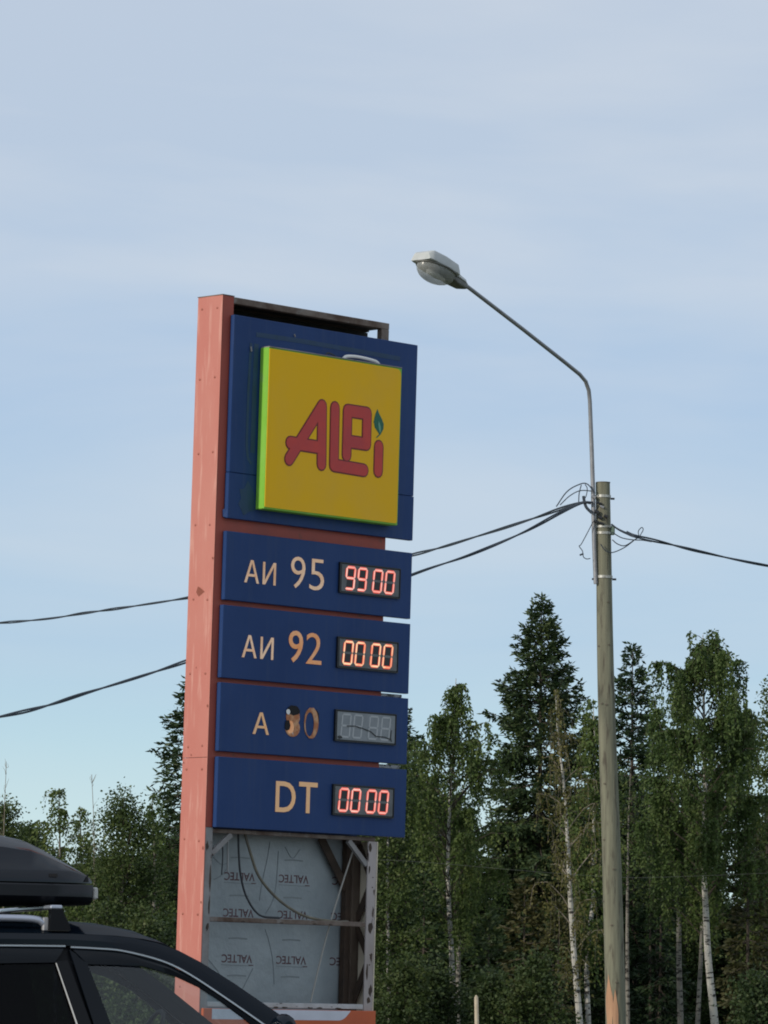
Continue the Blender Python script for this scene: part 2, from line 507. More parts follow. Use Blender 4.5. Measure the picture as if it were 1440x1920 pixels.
def rounded(poly, r, seg=4):
    """round the corners of a closed 2D outline"""
    n = len(poly)
    res = []
    rs = r if isinstance(r, (list, tuple)) else [r] * n
    for i in range(n):
        p0, p1, p2 = Vector(poly[i - 1]), Vector(poly[i]), Vector(poly[(i + 1) % n])
        if rs[i] <= 0:
            res.append(tuple(p1)); continue
        a, b = (p0 - p1), (p2 - p1)
        k = min(rs[i], a.length * 0.49, b.length * 0.49)
        a, b = p1 + a.normalized() * k, p1 + b.normalized() * k
        for s in range(seg + 1):
            t = s / seg
            res.append(tuple(a * (1 - t) ** 2 + p1 * 2 * t * (1 - t) + b * t * t))
    return res


# ------------------------------------------------------------------ the setting: ground
m = MB()
nx, ny = 60, 60
X = np.linspace(-1, 1, nx); Yv = np.linspace(-1, 1, ny)
gx = np.sign(X) * np.abs(X) ** 2.2 * 1500
gy = np.sign(Yv) * np.abs(Yv) ** 2.2 * 1500
vsg, fsg = [], []
for j in range(ny):
    for i in range(nx):
        x_, y_ = gx[i], gy[j]
        far = max(0.0, math.hypot(x_, y_) - 90) / 100
        vsg.append((x_, y_, -0.03 - 0.12 * min(1, far) + 0.10 * math.sin(x_ * 0.31) * math.cos(y_ * 0.23) * min(1, far)))
for j in range(ny - 1):
    for i in range(nx - 1):
        fsg.append((j * nx + i, j * nx + i + 1, (j + 1) * nx + i + 1, (j + 1) * nx + i))
m.add(vsg, fsg)
tag(m.build('ground', 'grass_ground'), kind='structure')
m = MB().add([(-60, -60, 0), (24, -60, 0), (24, 54, 0), (-60, 54, 0)], [(0, 1, 2, 3)])
tag(m.build('forecourt', 'bounce_asphalt'), kind='structure')  # out of view; made pale and wide to bounce light onto the sign
m = MB()
m.box((24.0, -60, -0.05), (24.15, 54, 0.12))
m.box((-60, 54.0, -0.05), (24.0, 54.15, 0.12))
tag(m.build('kerb', 'kerb', bevel=0.01), kind='structure')

# ------------------------------------------------------------------ fuel price sign
SIGN_P = (-1.0515, 30.0, 0.0)
SLEAN = 0.02215
sign = tag(empty('price_sign', SIGN_P, math.radians(90 - 42.744)),
           'tall fuel price sign with pink side, blue price panels and a yellow logo box', 'price sign')


def S(a, d, z):
    """a along the front, d out of the front, z up (the posts lean a little)"""
    return (a + SLEAN * z, -d, z)


def sbox(a0, a1, d0, d1, z0, z1):
    b = MB()
    vs_ = [S(a, d, z) for z in (z0, z1) for (a, d) in ((a0, d0), (a1, d0), (a1, d1), (a0, d1))]
    return b.add(vs_, [(0, 3, 2, 1), (4, 5, 6, 7), (0, 1, 5, 4), (1, 2, 6, 5), (2, 3, 7, 6), (3, 0, 4, 7)])


FR = -0.036                                 # plane of the frame's front
BK = -0.256
# side cladding: sheets one above the other with open joints, bent and riveted
cz = [0.0, 2.855, 5.786]
for i in range(2):
    z0, z1 = cz[i] + (0.0015 if i else 0), cz[i + 1] - 0.0015
    mb = MB()
    nseg = 16
    off = [0.0015 * math.sin(k * 1.3 + i * 2) for k in range(nseg + 1)]
    vs_ = []
    for k in range(nseg + 1):
        z = z0 + (z1 - z0) * k / nseg
        for (a, d) in ((-0.070, FR), (-0.0725 + off[k], FR - 0.11), (-0.070, BK), (-0.064, BK), (-0.064, FR)):
            vs_.append(S(a, d, z))
    fs_ = []
    for k in range(nseg):
        for j in range(5):
            j2 = (j + 1) % 5
            fs_.append((k * 5 + j, k * 5 + j2, (k + 1) * 5 + j2, (k + 1) * 5 + j))
    fs_ += [(4, 3, 2, 1, 0), tuple(nseg * 5 + j for j in range(5))]
    mb.add(vs_, fs_)
    sc_ = mb.build('side_cladding', 'red_clad', sign)
    rv = [z0 + 0.07, z1 - 0.07] + [z0 + (z1 - z0) * q for q in (0.18, 0.34, 0.50, 0.66, 0.82)]
    for z in rv:
        for dd in (FR - 0.045, BK + 0.045):
            c = S(-0.0722, dd + random.uniform(-0.006, 0.006), z + random.uniform(-0.01, 0.01))
            r = MB()
            ring = [(c[0], c[1] + 0.0085 * math.cos(k * math.pi / 4), c[2] + 0.0085 * math.sin(k * math.pi / 4)) for k in range(8)]
            r.add(ring + [(c[0] - 0.004, c[1], c[2])], [(k, (k + 1) % 8, 8) for k in range(8)])
            r.build('rivet', 'rivet', sc_)
sbox(-0.0635, -0.020, BK + 0.052, FR - 0.037, 0.02, 5.78).build('inner_post', 'steel_dark', sign)
# torn dent with rust
c = S(-0.0735, FR - 0.10, 3.90)
MB().add([(c[0], c[1] - 0.028, c[2]), (c[0] - 0.012, c[1] + 0.02, c[2] + 0.035), (c[0], c[1] + 0.022, c[2] - 0.03), (c[0] + 0.003, c[1] + 0.05, c[2] - 0.004)],
         [(0, 1, 2), (1, 3, 2)]).build('torn_dent', 'rust_spot', sign)
for k in range(7):
    zc_, dc = random.uniform(1.7, 5.7), random.choice([FR - 0.012, BK + 0.012, FR - random.uniform(0.03, 0.2)])
    if k < 2:
        zc_ = 2.855 + random.choice([-1, 1]) * random.uniform(0.012, 0.03)
    rr_ = random.uniform(0.003, 0.008)
    pc = [(dc + rr_ * math.cos(q * 1.05) * random.uniform(0.5, 1.2), zc_ + rr_ * 1.7 * math.sin(q * 1.05) * random.uniform(0.5, 1.3)) for q in range(6)]
    MB().add([S(-0.0742, d_, z_) for d_, z_ in pc], [tuple(range(6))]).build('paint_chip', 'rust_spot', sign)
# front return of the column
sbox(-0.070, 0.030, FR - 0.006, FR, 2.420, 5.785).build('front_cladding', 'red_clad_shaded', sign)
MB().add([S(-0.074, FR + 0.003, 5.786), S(0.034, FR + 0.003, 5.786), S(0.034, BK - 0.003, 5.786), S(-0.074, BK - 0.003, 5.786),
          S(-0.074, FR + 0.003, 5.791), S(0.034, FR + 0.003, 5.791), S(0.034, BK - 0.003, 5.791), S(-0.074, BK - 0.003, 5.791)],
         [(0, 3, 2, 1), (4, 5, 6, 7), (0, 1, 5, 4), (1, 2, 6, 5), (2, 3, 7, 6), (3, 0, 4, 7)]).build('column_cap', 'steel_rusty', sign)
# steel frame
sbox(0.033, 1.490, FR - 0.05, FR - 0.001, 5.742, 5.784).build('top_rail', 'steel_rusty', sign, bevel=0.003)
sbox(0.033, 1.490, BK, BK + 0.04, 5.742, 5.784).build('top_rail', 'steel_dark', sign, bevel=0.003)
sbox(1.418, 1.490, FR - 0.045, FR - 0.002, 2.42, 5.741).build('right_post', 'steel_rusty', sign, bevel=0.003)
sbox(0.036, 1.488, BK + 0.042, FR - 0.052, 5.752, 5.780).build('top_closing_sheet', 'backing_black', sign)
sbox(0.036, 1.500, BK + 0.004, BK + 0.016, 2.43, 5.740).build('rear_backing', 'backing_black', sign)
sbox(0.030, 1.512, FR - 0.012, FR - 0.0015, 2.425, 4.372).build('red_infill', 'red_strip', sign)
for z0, z1 in ((4.365, 5.66), (3.85, 4.285), (3.36, 3.82), (2.89, 3.33), (2.42, 2.86)):
    sbox(-0.01, 1.56, BK - 0.03, BK - 0.002, z0, z1).build('rear_panel', 'blue_panel', sign, bevel=0.003)

# blue panels
PAN = [(0.003, 1.731, 4.6600, 5.664), (0.001, 1.735, 4.367, 4.6575), (-0.002, 1.735, 3.850, 4.285), (-0.010, 1.737, 3.358, 3.817), (-0.011, 1.738, 2.896, 3.328), (-0.010, 1.742, 2.419, 2.862)]
panels = []
for i, (a0, a1, z0, z1) in enumerate(PAN):
    panels.append(sbox(a0, a1, FR + 0.001, 0.0, z0, z1).build('sign_panel', 'blue_panel', sign, bevel=0.003))

sbox(0.04, 1.70, FR - 0.006, FR + 0.0005, 4.63, 4.69).build('joint_strip', 'blue_panel', sign)
# glue residue and marks of the earlier logo on the top panel
def strip2d(pts, w, d0, d1, name, mname, parent, closed=False):
    P = [Vector(p) for p in pts]
    n = len(P)
    Lft, Rgt = [], []
    for i in range(n):
        if closed:
            t = (P[(i + 1) % n] - P[i - 1]).normalized()
        else:
            t = (P[min(i + 1, n - 1)] - P[max(i - 1, 0)]).normalized()
        nn = Vector((-t.y, t.x)) * (w / 2)
        Lft.append(P[i] + nn); Rgt.append(P[i] - nn)
    b = MB()
    vs_ = []
    for i in range(n):
        vs_ += [S(Lft[i].x, d0, Lft[i].y), S(Rgt[i].x, d0, Rgt[i].y), S(Lft[i].x, d1, Lft[i].y), S(Rgt[i].x, d1, Rgt[i].y)]
    fs_ = []
    for i in range(n if closed else n - 1):
        a, c_ = i * 4, ((i + 1) % n) * 4
        fs_ += [(a + 2, a + 3, c_ + 3, c_ + 2), (a, a + 2, c_ + 2, c_), (a + 3, a + 1, c_ + 1, c_ + 3), (a + 1, a, c_, c_ + 1)]
    if not closed:
        fs_ += [(0, 1, 3, 2), ((n - 1) * 4, (n - 1) * 4 + 2, (n - 1) * 4 + 3, (n - 1) * 4 + 1)]
    b.add(vs_, fs_)
    return b.build(name, mname, parent)


strip2d([(0.16, 5.50), (0.150, 5.2), (0.150, 4.85), (0.165, 4.76), (0.20, 4.73)], 0.022, 0.0003, 0.0016, 'glue_mark', 'residue', panels[0])
strip2d([(0.205, 5.56), (0.6, 5.565), (1.1, 5.56), (1.56, 5.555)], 0.03, 0.0003, 0.0014, 'glue_mark', 'residue', panels[0])
strip2d([(0.21, 5.50), (0.205, 5.2), (0.205, 4.8)], 0.04, 0.0003, 0.0013, 'glue_mark', 'residue', panels[0])
blob = [(0.11 + 0.07 * math.cos(k * 0.52) * (1 + 0.3 * math.sin(3 * k)) + 0.06, 4.50 + 0.10 * math.sin(k * 0.52) * (1 + 0.25 * math.cos(2.3 * k))) for k in range(12)]
MB().prism(blob, 0.0003, 0.0013, S).build('glue_mark', 'residue', panels[1])
MB().tube([S(0.155, 0.006, 5.475), S(0.162, 0.006, 5.445)], 0.006, 6).build('screw', 'paint_grey', panels[0])
MB().tube([S(0.55, 0.004, 5.60), S(0.56, 0.004, 5.585)], 0.005, 6).build('screw', 'paint_grey', panels[0])
MB().add([S(-0.012, FR + 0.006, 4.375), S(0.003, -0.002, 4.372), S(0.001, -0.002, 4.43), S(-0.016, FR + 0.006, 4.42)], [(0, 1, 2, 3)]).build('bent_corner', 'blue_panel', panels[1])

# logo box
BX = (0.246, 1.499, 4.442, 5.477)
BD = 0.082
box = sbox(BX[0], BX[1], 0.002, BD - 0.004, BX[2], BX[3]).build('logo_box', 'lime_edge', sign, bevel=0.004)
ip = [(BX[0] + 0.004, BX[2] + 0.012), (BX[1] - 0.012, BX[2] + 0.012), (BX[1] - 0.012, BX[3] - 0.008), (BX[0] + 0.004, BX[3] - 0.008)]
MB().prism(rounded(ip, [0.006, 0.02, 0.045, 0.006]), BD - 0.0035, BD, S).build('logo_face', 'yellow_face', box)
sbox(BX[0] + 0.004, BX[1] - 0.002, 0.01, BD - 0.001, BX[3] + 0.0005, BX[3] + 0.007).build('top_trim', 'paint_grey', box)
MB().tube([S(*p) for p in smooth_pts([(0.98, 0.03, 5.482), (1.01, 0.035, 5.505), (1.10, 0.035, 5.514), (1.20, 0.035, 5.512), (1.29, 0.035, 5.503), (1.335, 0.03, 5.480)], 5)], 0.011, 8).build('white_cable_loop', 'foam_white', sign, smooth=True)
MB().tube([S(*p) for p in smooth_pts([(0.82, 0.03, 5.486), (0.84, 0.03, 5.51), (0.90, 0.03, 5.50), (0.93, 0.03, 5.486)], 5)], 0.005, 6).build('cable_end', 'cable_dark', sign)


# logo letters as strokes with rounded ends: (dark outline below, red stroke above)
def stroke_union(segs, w, d0, d1, mb):
    for pts in segs:
        for p, q in zip(pts[:-1], pts[1:]):
            p, q = Vector(p), Vector(q)
            t = (q - p).normalized()
            nn = Vector((-t.y, t.x))
            poly = []
            for k in range(7):
                an = -math.pi / 2 + math.pi * k / 6
                poly.append(q + (t * math.cos(an) + nn * math.sin(an)) * w / 2)
            for k in range(7):
                an = math.pi / 2 + math.pi * k / 6
                poly.append(p + (t * math.cos(an) + nn * math.sin(an)) * w / 2)
            dz = random.uniform(0, 0.0006)
            mb.prism([tuple(x) for x in poly], d0 + 0.0, d1 + dz, S)


LET = {
    'A': [[(0.745, 5.150), (0.756, 4.775)], [(0.745, 5.150), (0.456, 4.778)], [(0.462, 4.884), (0.752, 4.880)]],
    'L': [[(0.866, 5.150), (0.872, 4.778), (1.155, 4.772)]],
    'P': [[(0.986, 5.145), (0.988, 4.855)], [(0.986, 5.145), (1.170, 5.145), (1.172, 4.945), (0.988, 4.945)]],
    'i': [[(1.291, 4.940), (1.291, 4.780)]],
}
for k, segs in LET.items():
    md = MB(); stroke_union(segs, 0.092, BD + 0.0003, BD + 0.0015, md)
    od = md.build('logo_letter', 'logo_dark', box)
    md = MB(); stroke_union(segs, 0.074, BD + 0.0024, BD + 0.0032, md)
    # the red face is a piece of the same letter
    me2 = md.build('logo_letter_face', 'logo_red', box)
leafp = [(1.268, 5.184), (1.250, 5.150), (1.236, 5.098), (1.248, 5.062), (1.278, 5.035), (1.292, 5.022), (1.262, 4.998), (1.272, 4.996), (1.305, 5.022), (1.330, 5.060), (1.332, 5.092), (1.312, 5.125), (1.286, 5.155)]
lf = MB().prism(leafp, BD + 0.0003, BD + 0.002, S).build('logo_leaf', 'leaf_green', box)
MB().prism([(1.283, 5.108), (1.279, 5.085), (1.288, 5.050), (1.297, 5.028), (1.305, 5.045), (1.303, 5.07), (1.294, 5.09)], BD + 0.0023, BD + 0.003, S).build('logo_leaf_vein', 'leaf_pale', box)


# ---- lettering on the price panels
def text_part(body, a0, a1, z0, z1, d, mname, parent, name='letter', flip=False, edge=True, th=0.003, bold=0.0):
    cu = bpy.data.curves.new('t', 'FONT')
    cu.body = body
    cu.size = 1.0
    cu.offset = bold
    cu.resolution_u = 4
    ob = bpy.data.objects.new('t', cu)
    me = bpy.data.meshes.new_from_object(ob)
    n = len(me.vertices)
    co = np.empty(n * 3); me.vertices.foreach_get('co', co); co = co.reshape(-1, 3)
    polys = [tuple(p.vertices) for p in me.polygons]
    x0, x1_, y0, y1 = co[:, 0].min(), co[:, 0].max(), co[:, 1].min(), co[:, 1].max()
    u = (co[:, 0] - x0) / (x1_ - x0); v = (co[:, 1] - y0) / (y1 - y0)
    if flip:
        u, v = 1 - u, 1 - v
    A = a0 + u * (a1 - a0); Z = z0 + v * (z1 - z0)
    bm = bmesh.new()
    V = [bm.verts.new(S(A[i], d, Z[i])) for i in range(n)]
    for p in polys:
        try:
            bm.faces.new([V[i] for i in p])
        except ValueError:
            pass
    if th > 0:
        r = bmesh.ops.extrude_face_region(bm, geom=bm.faces[:])
        vv = [g for g in r['geom'] if isinstance(g, bmesh.types.BMVert)]
        bmesh.ops.translate(bm, verts=vv, vec=(0, -th, 0))
    bmesh.ops.recalc_face_normals(bm, faces=bm.faces)
    m2 = bpy.data.meshes.new(name)
    bm.to_mesh(m2); bm.free()
    m2.materials.append(MATS[mname])
    bpy.data.objects.remove(ob); bpy.data.curves.remove(cu); bpy.data.meshes.remove(me)
    return link(name, m2, parent)


D0 = 0.0006
p95, p92, p80, pdt = panels[2:6]
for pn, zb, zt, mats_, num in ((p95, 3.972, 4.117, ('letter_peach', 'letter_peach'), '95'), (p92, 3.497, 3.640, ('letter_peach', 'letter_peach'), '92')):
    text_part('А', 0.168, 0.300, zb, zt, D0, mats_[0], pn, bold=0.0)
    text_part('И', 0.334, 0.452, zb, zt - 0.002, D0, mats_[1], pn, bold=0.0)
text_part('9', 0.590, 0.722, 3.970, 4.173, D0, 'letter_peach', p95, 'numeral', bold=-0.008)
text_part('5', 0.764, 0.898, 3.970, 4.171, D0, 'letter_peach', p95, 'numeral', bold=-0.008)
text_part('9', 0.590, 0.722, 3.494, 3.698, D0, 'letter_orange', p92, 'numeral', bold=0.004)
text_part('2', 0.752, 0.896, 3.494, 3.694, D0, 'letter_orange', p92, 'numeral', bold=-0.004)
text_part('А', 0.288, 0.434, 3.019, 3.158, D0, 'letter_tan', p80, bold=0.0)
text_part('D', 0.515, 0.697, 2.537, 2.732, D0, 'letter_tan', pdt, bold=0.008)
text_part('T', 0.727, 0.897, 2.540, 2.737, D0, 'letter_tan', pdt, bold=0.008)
# the half torn-off 80
e8 = text_part('8', 0.583, 0.716, 3.019, 3.200, D0, 'letter_brown', p80, 'numeral', bold=0.05)


def ell(cx, cz_, rx, rz_, n=18, j=0.0, ph=0.0):
    return [(cx + rx * math.cos(2 * math.pi * k / n + ph) * (1 + j * math.sin(5.1 * k)), cz_ + rz_ * math.sin(2 * math.pi * k / n + ph) * (1 + j * math.cos(3.7 * k))) for k in range(n)]


MB().prism(ell(0.650, 3.188, 0.060, 0.032, 16, 0.08), 0.0042, 0.0054, S).build('torn_hole', 'hole_black', p80)
MB().prism(ell(0.601, 3.176, 0.018, 0.017, 12, 0.05), 0.0060, 0.0072, S).build('white_foam_bit', 'foam_white', p80)
MB().prism(ell(0.660, 3.150, 0.046, 0.034, 14, 0.12), 0.0042, 0.0050, S).build('torn_film', 'letter_brown', p80)
MB().prism(ell(0.601, 3.090, 0.026, 0.034, 14, 0.1), 0.0044, 0.0054, S).build('torn_hole', 'hole_black', p80)
MB().prism(ell(0.628, 3.080, 0.034, 0.042, 14, 0.1), 0.0037, 0.0043, S).build('torn_film', 'letter_orange', p80)
# ring of the 0, thick and curled on its right
ro = ell(0.820, 3.116, 0.066, 0.100, 24, 0.02)
ri = ell(0.806, 3.108, 0.040, 0.078, 24, 0.0, ph=0.16)
mb = MB()
vs_ = [S(*p[:1], D0, p[1]) for p in ro] + [S(p[0], D0, p[1]) for p in ri] + [S(p[0], 0.005, p[1]) for p in ro] + [S(p[0], 0.004, p[1]) for p in ri]
fs_ = []
for k in range(24):
    k2 = (k + 1) % 24
    fs_ += [(48 + k, 48 + k2, 72 + k2, 72 + k), (k, k2, 48 + k2, 48 + k), (24 + k2, 24 + k, 72 + k, 72 + k2)]
mb.add(vs_, fs_)
mb.build('numeral', 'letter_brown', p80)
MB().prism([(0.866, 3.205), (0.888, 3.180), (0.893, 3.14), (0.887, 3.12), (0.880, 3.155), (0.862, 3.192)], 0.0007, 0.003, S).build('torn_hole', 'hole_black', p80)

# ---- displays
SEG = {'0': 'abcdef', '9': 'abcdfg', '8': 'abcdefg'}


def seg_poly(s, x0, x1, z0, z1, w):
    zm = (z0 + z1) / 2
    g = w * 0.10
    h = w / 2
    if s in 'adg':
        z = {'a': z1, 'd': z0, 'g': zm}[s]
        return [(x0 + g, z), (x0 + h + g, z + h), (x1 - h - g, z + h), (x1 - g, z), (x1 - h - g, z - h), (x0 + h + g, z - h)]
    x = x1 if s in 'bc' else x0
    za, zb = (zm, z1) if s in 'bf' else (z0, zm)
    return [(x, za + g), (x + h, za + h + g), (x + h, zb - h - g), (x, zb - g), (x - h, zb - h - g), (x - h, za + h + g)]


DIG = [(1.092, 1.170), (1.205, 1.281), (1.352, 1.430), (1.468, 1.546)]


def display(zb, zt, text, core, dead=False):
    dsp = sbox(1.040, 1.606, 0.0008, 0.010, zb, zt).build('display', 'bezel', sign, bevel=0.002)
    fm = 'display_dead' if dead else 'display_face'
    sbox(1.054, 1.603, 0.0103, 0.0113, zb + 0.006, zt - 0.005).build('display_screen', fm, dsp)
    b = MB()
    for u0, u1, w0, w1 in ((1.036, 1.606, zt, zt + 0.007), (1.036, 1.606, zb - 0.007, zb), (1.032, 1.044, zb - 0.0068, zt + 0.0068), (1.6062, 1.611, zb - 0.0068, zt + 0.0068)):
        t = sbox(u0, u1, 0.001, 0.016, w0, w1)
        b.add(t.v, t.f)
    b.build('display_hood', 'bezel', dsp)
    z0, z1 = zb + 0.024, zt - 0.021

    def sk(a, d, z):
        return S(a + (z - z0) * 0.10 - 0.004, d, z)
    for (x0, x1), ch in zip(DIG, text):
        if not dead:
            b = MB()
            zm = (z0 + z1) / 2
            b.prism([(x0 + 0.010, zm + 0.008), (x1 - 0.010, zm + 0.008), (x1 - 0.010, z1 - 0.010), (x0 + 0.010, z1 - 0.010)], 0.0116, 0.0121, sk)
            b.prism([(x0 + 0.010, z0 + 0.010), (x1 - 0.010, z0 + 0.010), (x1 - 0.010, zm - 0.008), (x0 + 0.010, zm - 0.008)], 0.0116, 0.0121, sk)
            b.build('digit_window', 'display_window', dsp)
        b = MB()
        b.cur = 0
        for s in SEG[ch]:
            b.prism(seg_poly(s, x0, x1, z0, z1, 0.020 if not dead else 0.012), 0.0116, 0.0128, sk)
        if not dead:
            b.cur = 1
            for s in SEG[ch]:
                b.prism(seg_poly(s, x0, x1, z0, z1, 0.0118), 0.0131, 0.0138, sk)
            b.build('digit', ['led_red', core], dsp)
        else:
            b.build('digit', ['segment_dead'], dsp)
    return dsp


display(3.978, 4.163, '9900', 'led_pink')
display(3.492, 3.680, '0000', 'led_warm')
dd = display(3.020, 3.210, '8888', None, dead=True)
display(2.545, 2.730, '0000', 'led_pink')
strip2d([(1.14, 3.115), (1.22, 3.118), (1.30, 3.105), (1.37, 3.09), (1.42, 3.062), (1.50, 3.062), (1.56, 3.05)], 0.007, 0.0142, 0.0150, 'crack', 'crack', dd)
strip2d([(1.565, 3.11), (1.560, 3.06), (1.568, 3.035)], 0.008, 0.0142, 0.0150, 'crack', 'crack', dd)
MB().prism(ell(1.08, 3.040, 0.022, 0.010, 10, 0.2), 0.0142, 0.0150, S).build('stain', 'crack', dd)

# brackets bridging the gaps on the right, and dark ends of the red strips
for z, dz in ((3.343, 0.010), (2.879, 0.011)):
    sbox(1.514, 1.725, FR - 0.03, FR - 0.012, z - dz, z + dz).build('bracket', 'bracket_white', sign, bevel=0.002)
for z in (4.33, 3.833, 3.343, 2.879):
    sbox(1.500, 1.513, FR - 0.035, FR - 0.0125, z - 0.05, z + 0.05).build('strip_end', 'steel_dark', sign)

# ---- open frame below the panels
sbox(-0.062, 0.002, FR - 0.035, FR - 0.001, 0.02, 2.418).build('left_post', 'paint_grey', sign, bevel=0.003)
sbox(-0.062, 0.000, BK + 0.002, BK + 0.05, 0.02, 2.418).build('left_post', 'steel_brown', sign, bevel=0.003)
sbox(0.003, 1.500, FR - 0.030, FR - 0.002, 2.386, 2.412).build('upper_rail', 'steel_rusty', sign, bevel=0.003)
sbox(0.003, 1.431, FR - 0.030, FR - 0.003, 1.832, 1.862).build('middle_rail', 'steel_rusty', sign, bevel=0.003)
sbox(0.003, 1.431, FR - 0.030, FR - 0.003, 1.302, 1.334).build('lower_rail', 'white_rail', sign, bevel=0.003)
sbox(0.003, 1.431, FR - 0.030, FR - 0.003, 0.30, 0.34).build('lower_rail', 'white_rail', sign, bevel=0.003)
sbox(1.433, 1.513, FR - 0.010, FR - 0.001, 0.02, 2.384).build('right_post', 'paint_peel', sign)
sbox(1.5145, 1.521, BK + 0.02, FR + 0.002, 1.28, 2.384).build('right_side_sheet', 'cream_inner', sign)
sbox(1.437, 1.510, BK + 0.026, FR - 0.134, 0.02, 2.42).build('rear_post', 'steel_brown', sign, bevel=0.003)
sbox(1.39, 1.434, BK + 0.030, BK + 0.075, 0.02, 2.42).build('rear_post', 'steel_dark', sign, bevel=0.003)
for p, q in (((0.175, 2.382), (0.006, 2.255)), ((1.255, 2.384), (1.430, 2.232))):
    mb = MB().bar(S(p[0], FR - 0.016, p[1]), S(q[0], FR - 0.016, q[1]), 0.022, 0.034, up=(0, -0.0, 1))
    mb.build('corner_brace', 'paint_grey', sign)
mb = MB().bar(S(1.15, BK + 0.06, 2.40), S(1.40, BK + 0.06, 2.08), 0.012, 0.06)
mb.build('corner_brace', 'steel_dark', sign)
zz = [2.38, 2.12, 1.86, 1.62, 1.34]
dF, dB = FR - 0.018, FR - 0.130
for i in range(4):
    da, db = (dB, dF) if i % 2 == 0 else (dF, dB)
    MB().bar(S(1.485 - 0.004 * i, da, zz[i] - 0.02), S(1.485 - 0.004 * i, db, zz[i + 1] + 0.02), 0.008, 0.045).build('lattice_bar', 'steel_dark', sign)
sheet = sbox(0.004, 1.437, BK + 0.010, BK + 0.022, 0.70, 2.415).build('insulation_sheet', 'sheet', sign)
DS = BK + 0.0225
w_ = 0.275
words = []
for row, zc, cut in ((0, 2.127, 1), (1, 1.897, 1), (2, 1.608, 1)):
    for colx in (0.315, 0.812, 1.309):
        if colx > 1.3:
            # only the last two letters show beside the post
            text_part('EC', colx, colx + 0.10, zc - 0.026, zc + 0.026, DS, 'print_maroon', sheet, 'print', flip=True, th=0.0006, bold=0.01)
            continue
        text_part('VALTEC', colx, colx + w_, zc - 0.026, zc + 0.026, DS, 'print_maroon', sheet, 'print', flip=True, th=0.0006, bold=0.012)
        sbox(colx + w_ - 0.03, colx + w_ + 0.012, DS + 0.0003, DS + 0.001, zc - 0.042, zc - 0.036).build('print', 'print_maroon', sheet)
        strip2d([(colx + 0.0, zc - 0.040), (colx + 0.26, zc - 0.043)], 0.0045, DS + 0.0003, DS + 0.001, 'print', 'print_faint', sheet)
for zc in (2.245, 2.005, 1.735, 1.50):
    for a0 in (0.37, 0.86):
        strip2d([(a0, zc), (a0 + 0.08, zc + 0.004), (a0 + 0.17, zc)], 0.009, DS + 0.0003, DS + 0.001, 'print', 'print_faint', sheet)
# wrinkles of the sheet's film
for pts in ([(0.72, 2.36), (0.70, 2.25), (0.66, 2.10), (0.64, 1.98)], [(0.80, 2.3), (0.79, 2.1), (0.76, 1.98), (0.70, 1.90)], [(0.70, 1.80), (0.74, 1.72), (0.78, 1.60), (0.80, 1.45)],
            [(0.17, 1.62), (0.28, 1.53), (0.33, 1.47)], [(0.60, 1.55), (0.52, 1.43), (0.45, 1.36)], [(0.86, 2.33), (0.93, 2.26), (1.0, 2.32)], [(0.20, 2.25), (0.28, 2.20), (0.34, 2.21)], [(0.22, 2.1), (0.29, 2.13), (0.33, 2.17)]):
    pts3 = smooth_pts([(p[0], p[1], 0) for p in pts], 4)
    strip2d([(p.x, p.y) for p in pts3], 0.0042, DS + 0.0003, DS + 0.0020, 'film_crease', 'print_faint', sheet)
def patch(a, z, ra, rz, mname='steel_dark', d=FR - 0.0002):
    pc = [(a + ra * math.cos(q * 0.7) * random.uniform(0.55, 1.15), z + rz * math.sin(q * 0.7) * random.uniform(0.6, 1.2)) for q in range(9)]
    MB().prism(pc, d - 0.0006, d + 0.0004, S).build('rust_patch', mname, sign)


for a_, z_, ra_, rz_ in ((1.455, 1.545, 0.012, 0.050), (1.495, 1.93, 0.010, 0.035), (1.500, 2.06, 0.008, 0.022), (1.490, 1.42, 0.018, 0.040), (1.470, 1.83, 0.030, 0.045), (1.452, 2.34, 0.016, 0.03),
                        (1.490, 1.64, 0.012, 0.03), (1.475, 1.36, 0.022, 0.022), (1.448, 2.20, 0.008, 0.03), (-0.010, 2.10, 0.009, 0.075), (-0.012, 1.93, 0.008, 0.055), (-0.045, 2.30, 0.012, 0.03), (-0.02, 1.80, 0.014, 0.03)):
    patch(a_, z_, ra_, rz_)
for a_ in (0.62, 0.70, 0.93, 1.02, 0.35, 1.2):
    patch(a_, 1.305, 0.03, 0.006, d=FR - 0.0022)
for a_ in (0.30, 0.65, 0.95, 1.10):
    patch(a_, 1.838, 0.022, 0.006, d=FR - 0.0022)
# cables
MB().tube([S(*p) for p in smooth_pts([(0.36, -0.12, 2.42), (0.43, -0.12, 2.27), (0.52, -0.12, 2.12), (0.70, -0.11, 1.98), (0.92, -0.10, 1.89), (1.15, -0.08, 1.862), (1.30, -0.075, 1.862)], 6)], 0.009, 8).build('conduit', 'conduit', sign, smooth=True)
MB().tube([S(*p) for p in smooth_pts([(0.32, -0.13, 2.42), (0.335, -0.13, 2.25), (0.36, -0.13, 2.12), (0.42, -0.13, 1.99), (0.53, -0.12, 1.885), (0.68, -0.09, 1.870)], 6)], 0.007, 6).build('cable', 'cable_dark', sign, smooth=True)
MB().tube([S(*p) for p in smooth_pts([(0.24, -0.14, 2.41), (0.245, -0.14, 2.25), (0.25, -0.14, 2.15)], 4)], 0.006, 6).build('cable', 'cable_grey', sign)
MB().tube([S(*p) for p in smooth_pts([(0.19, -0.14, 2.36), (0.20, -0.14, 2.25), (0.195, -0.14, 2.13)], 4)], 0.004, 6).build('cable', 'cable_dark', sign)
MB().tube([S(*p) for p in smooth_pts([(1.36, -0.10, 2.33), (1.27, -0.10, 2.12), (1.18, -0.10, 1.90), (1.09, -0.10, 1.64), (0.99, -0.09, 1.34)], 5)], 0.0055, 6).build('string', 'string_white', sign)
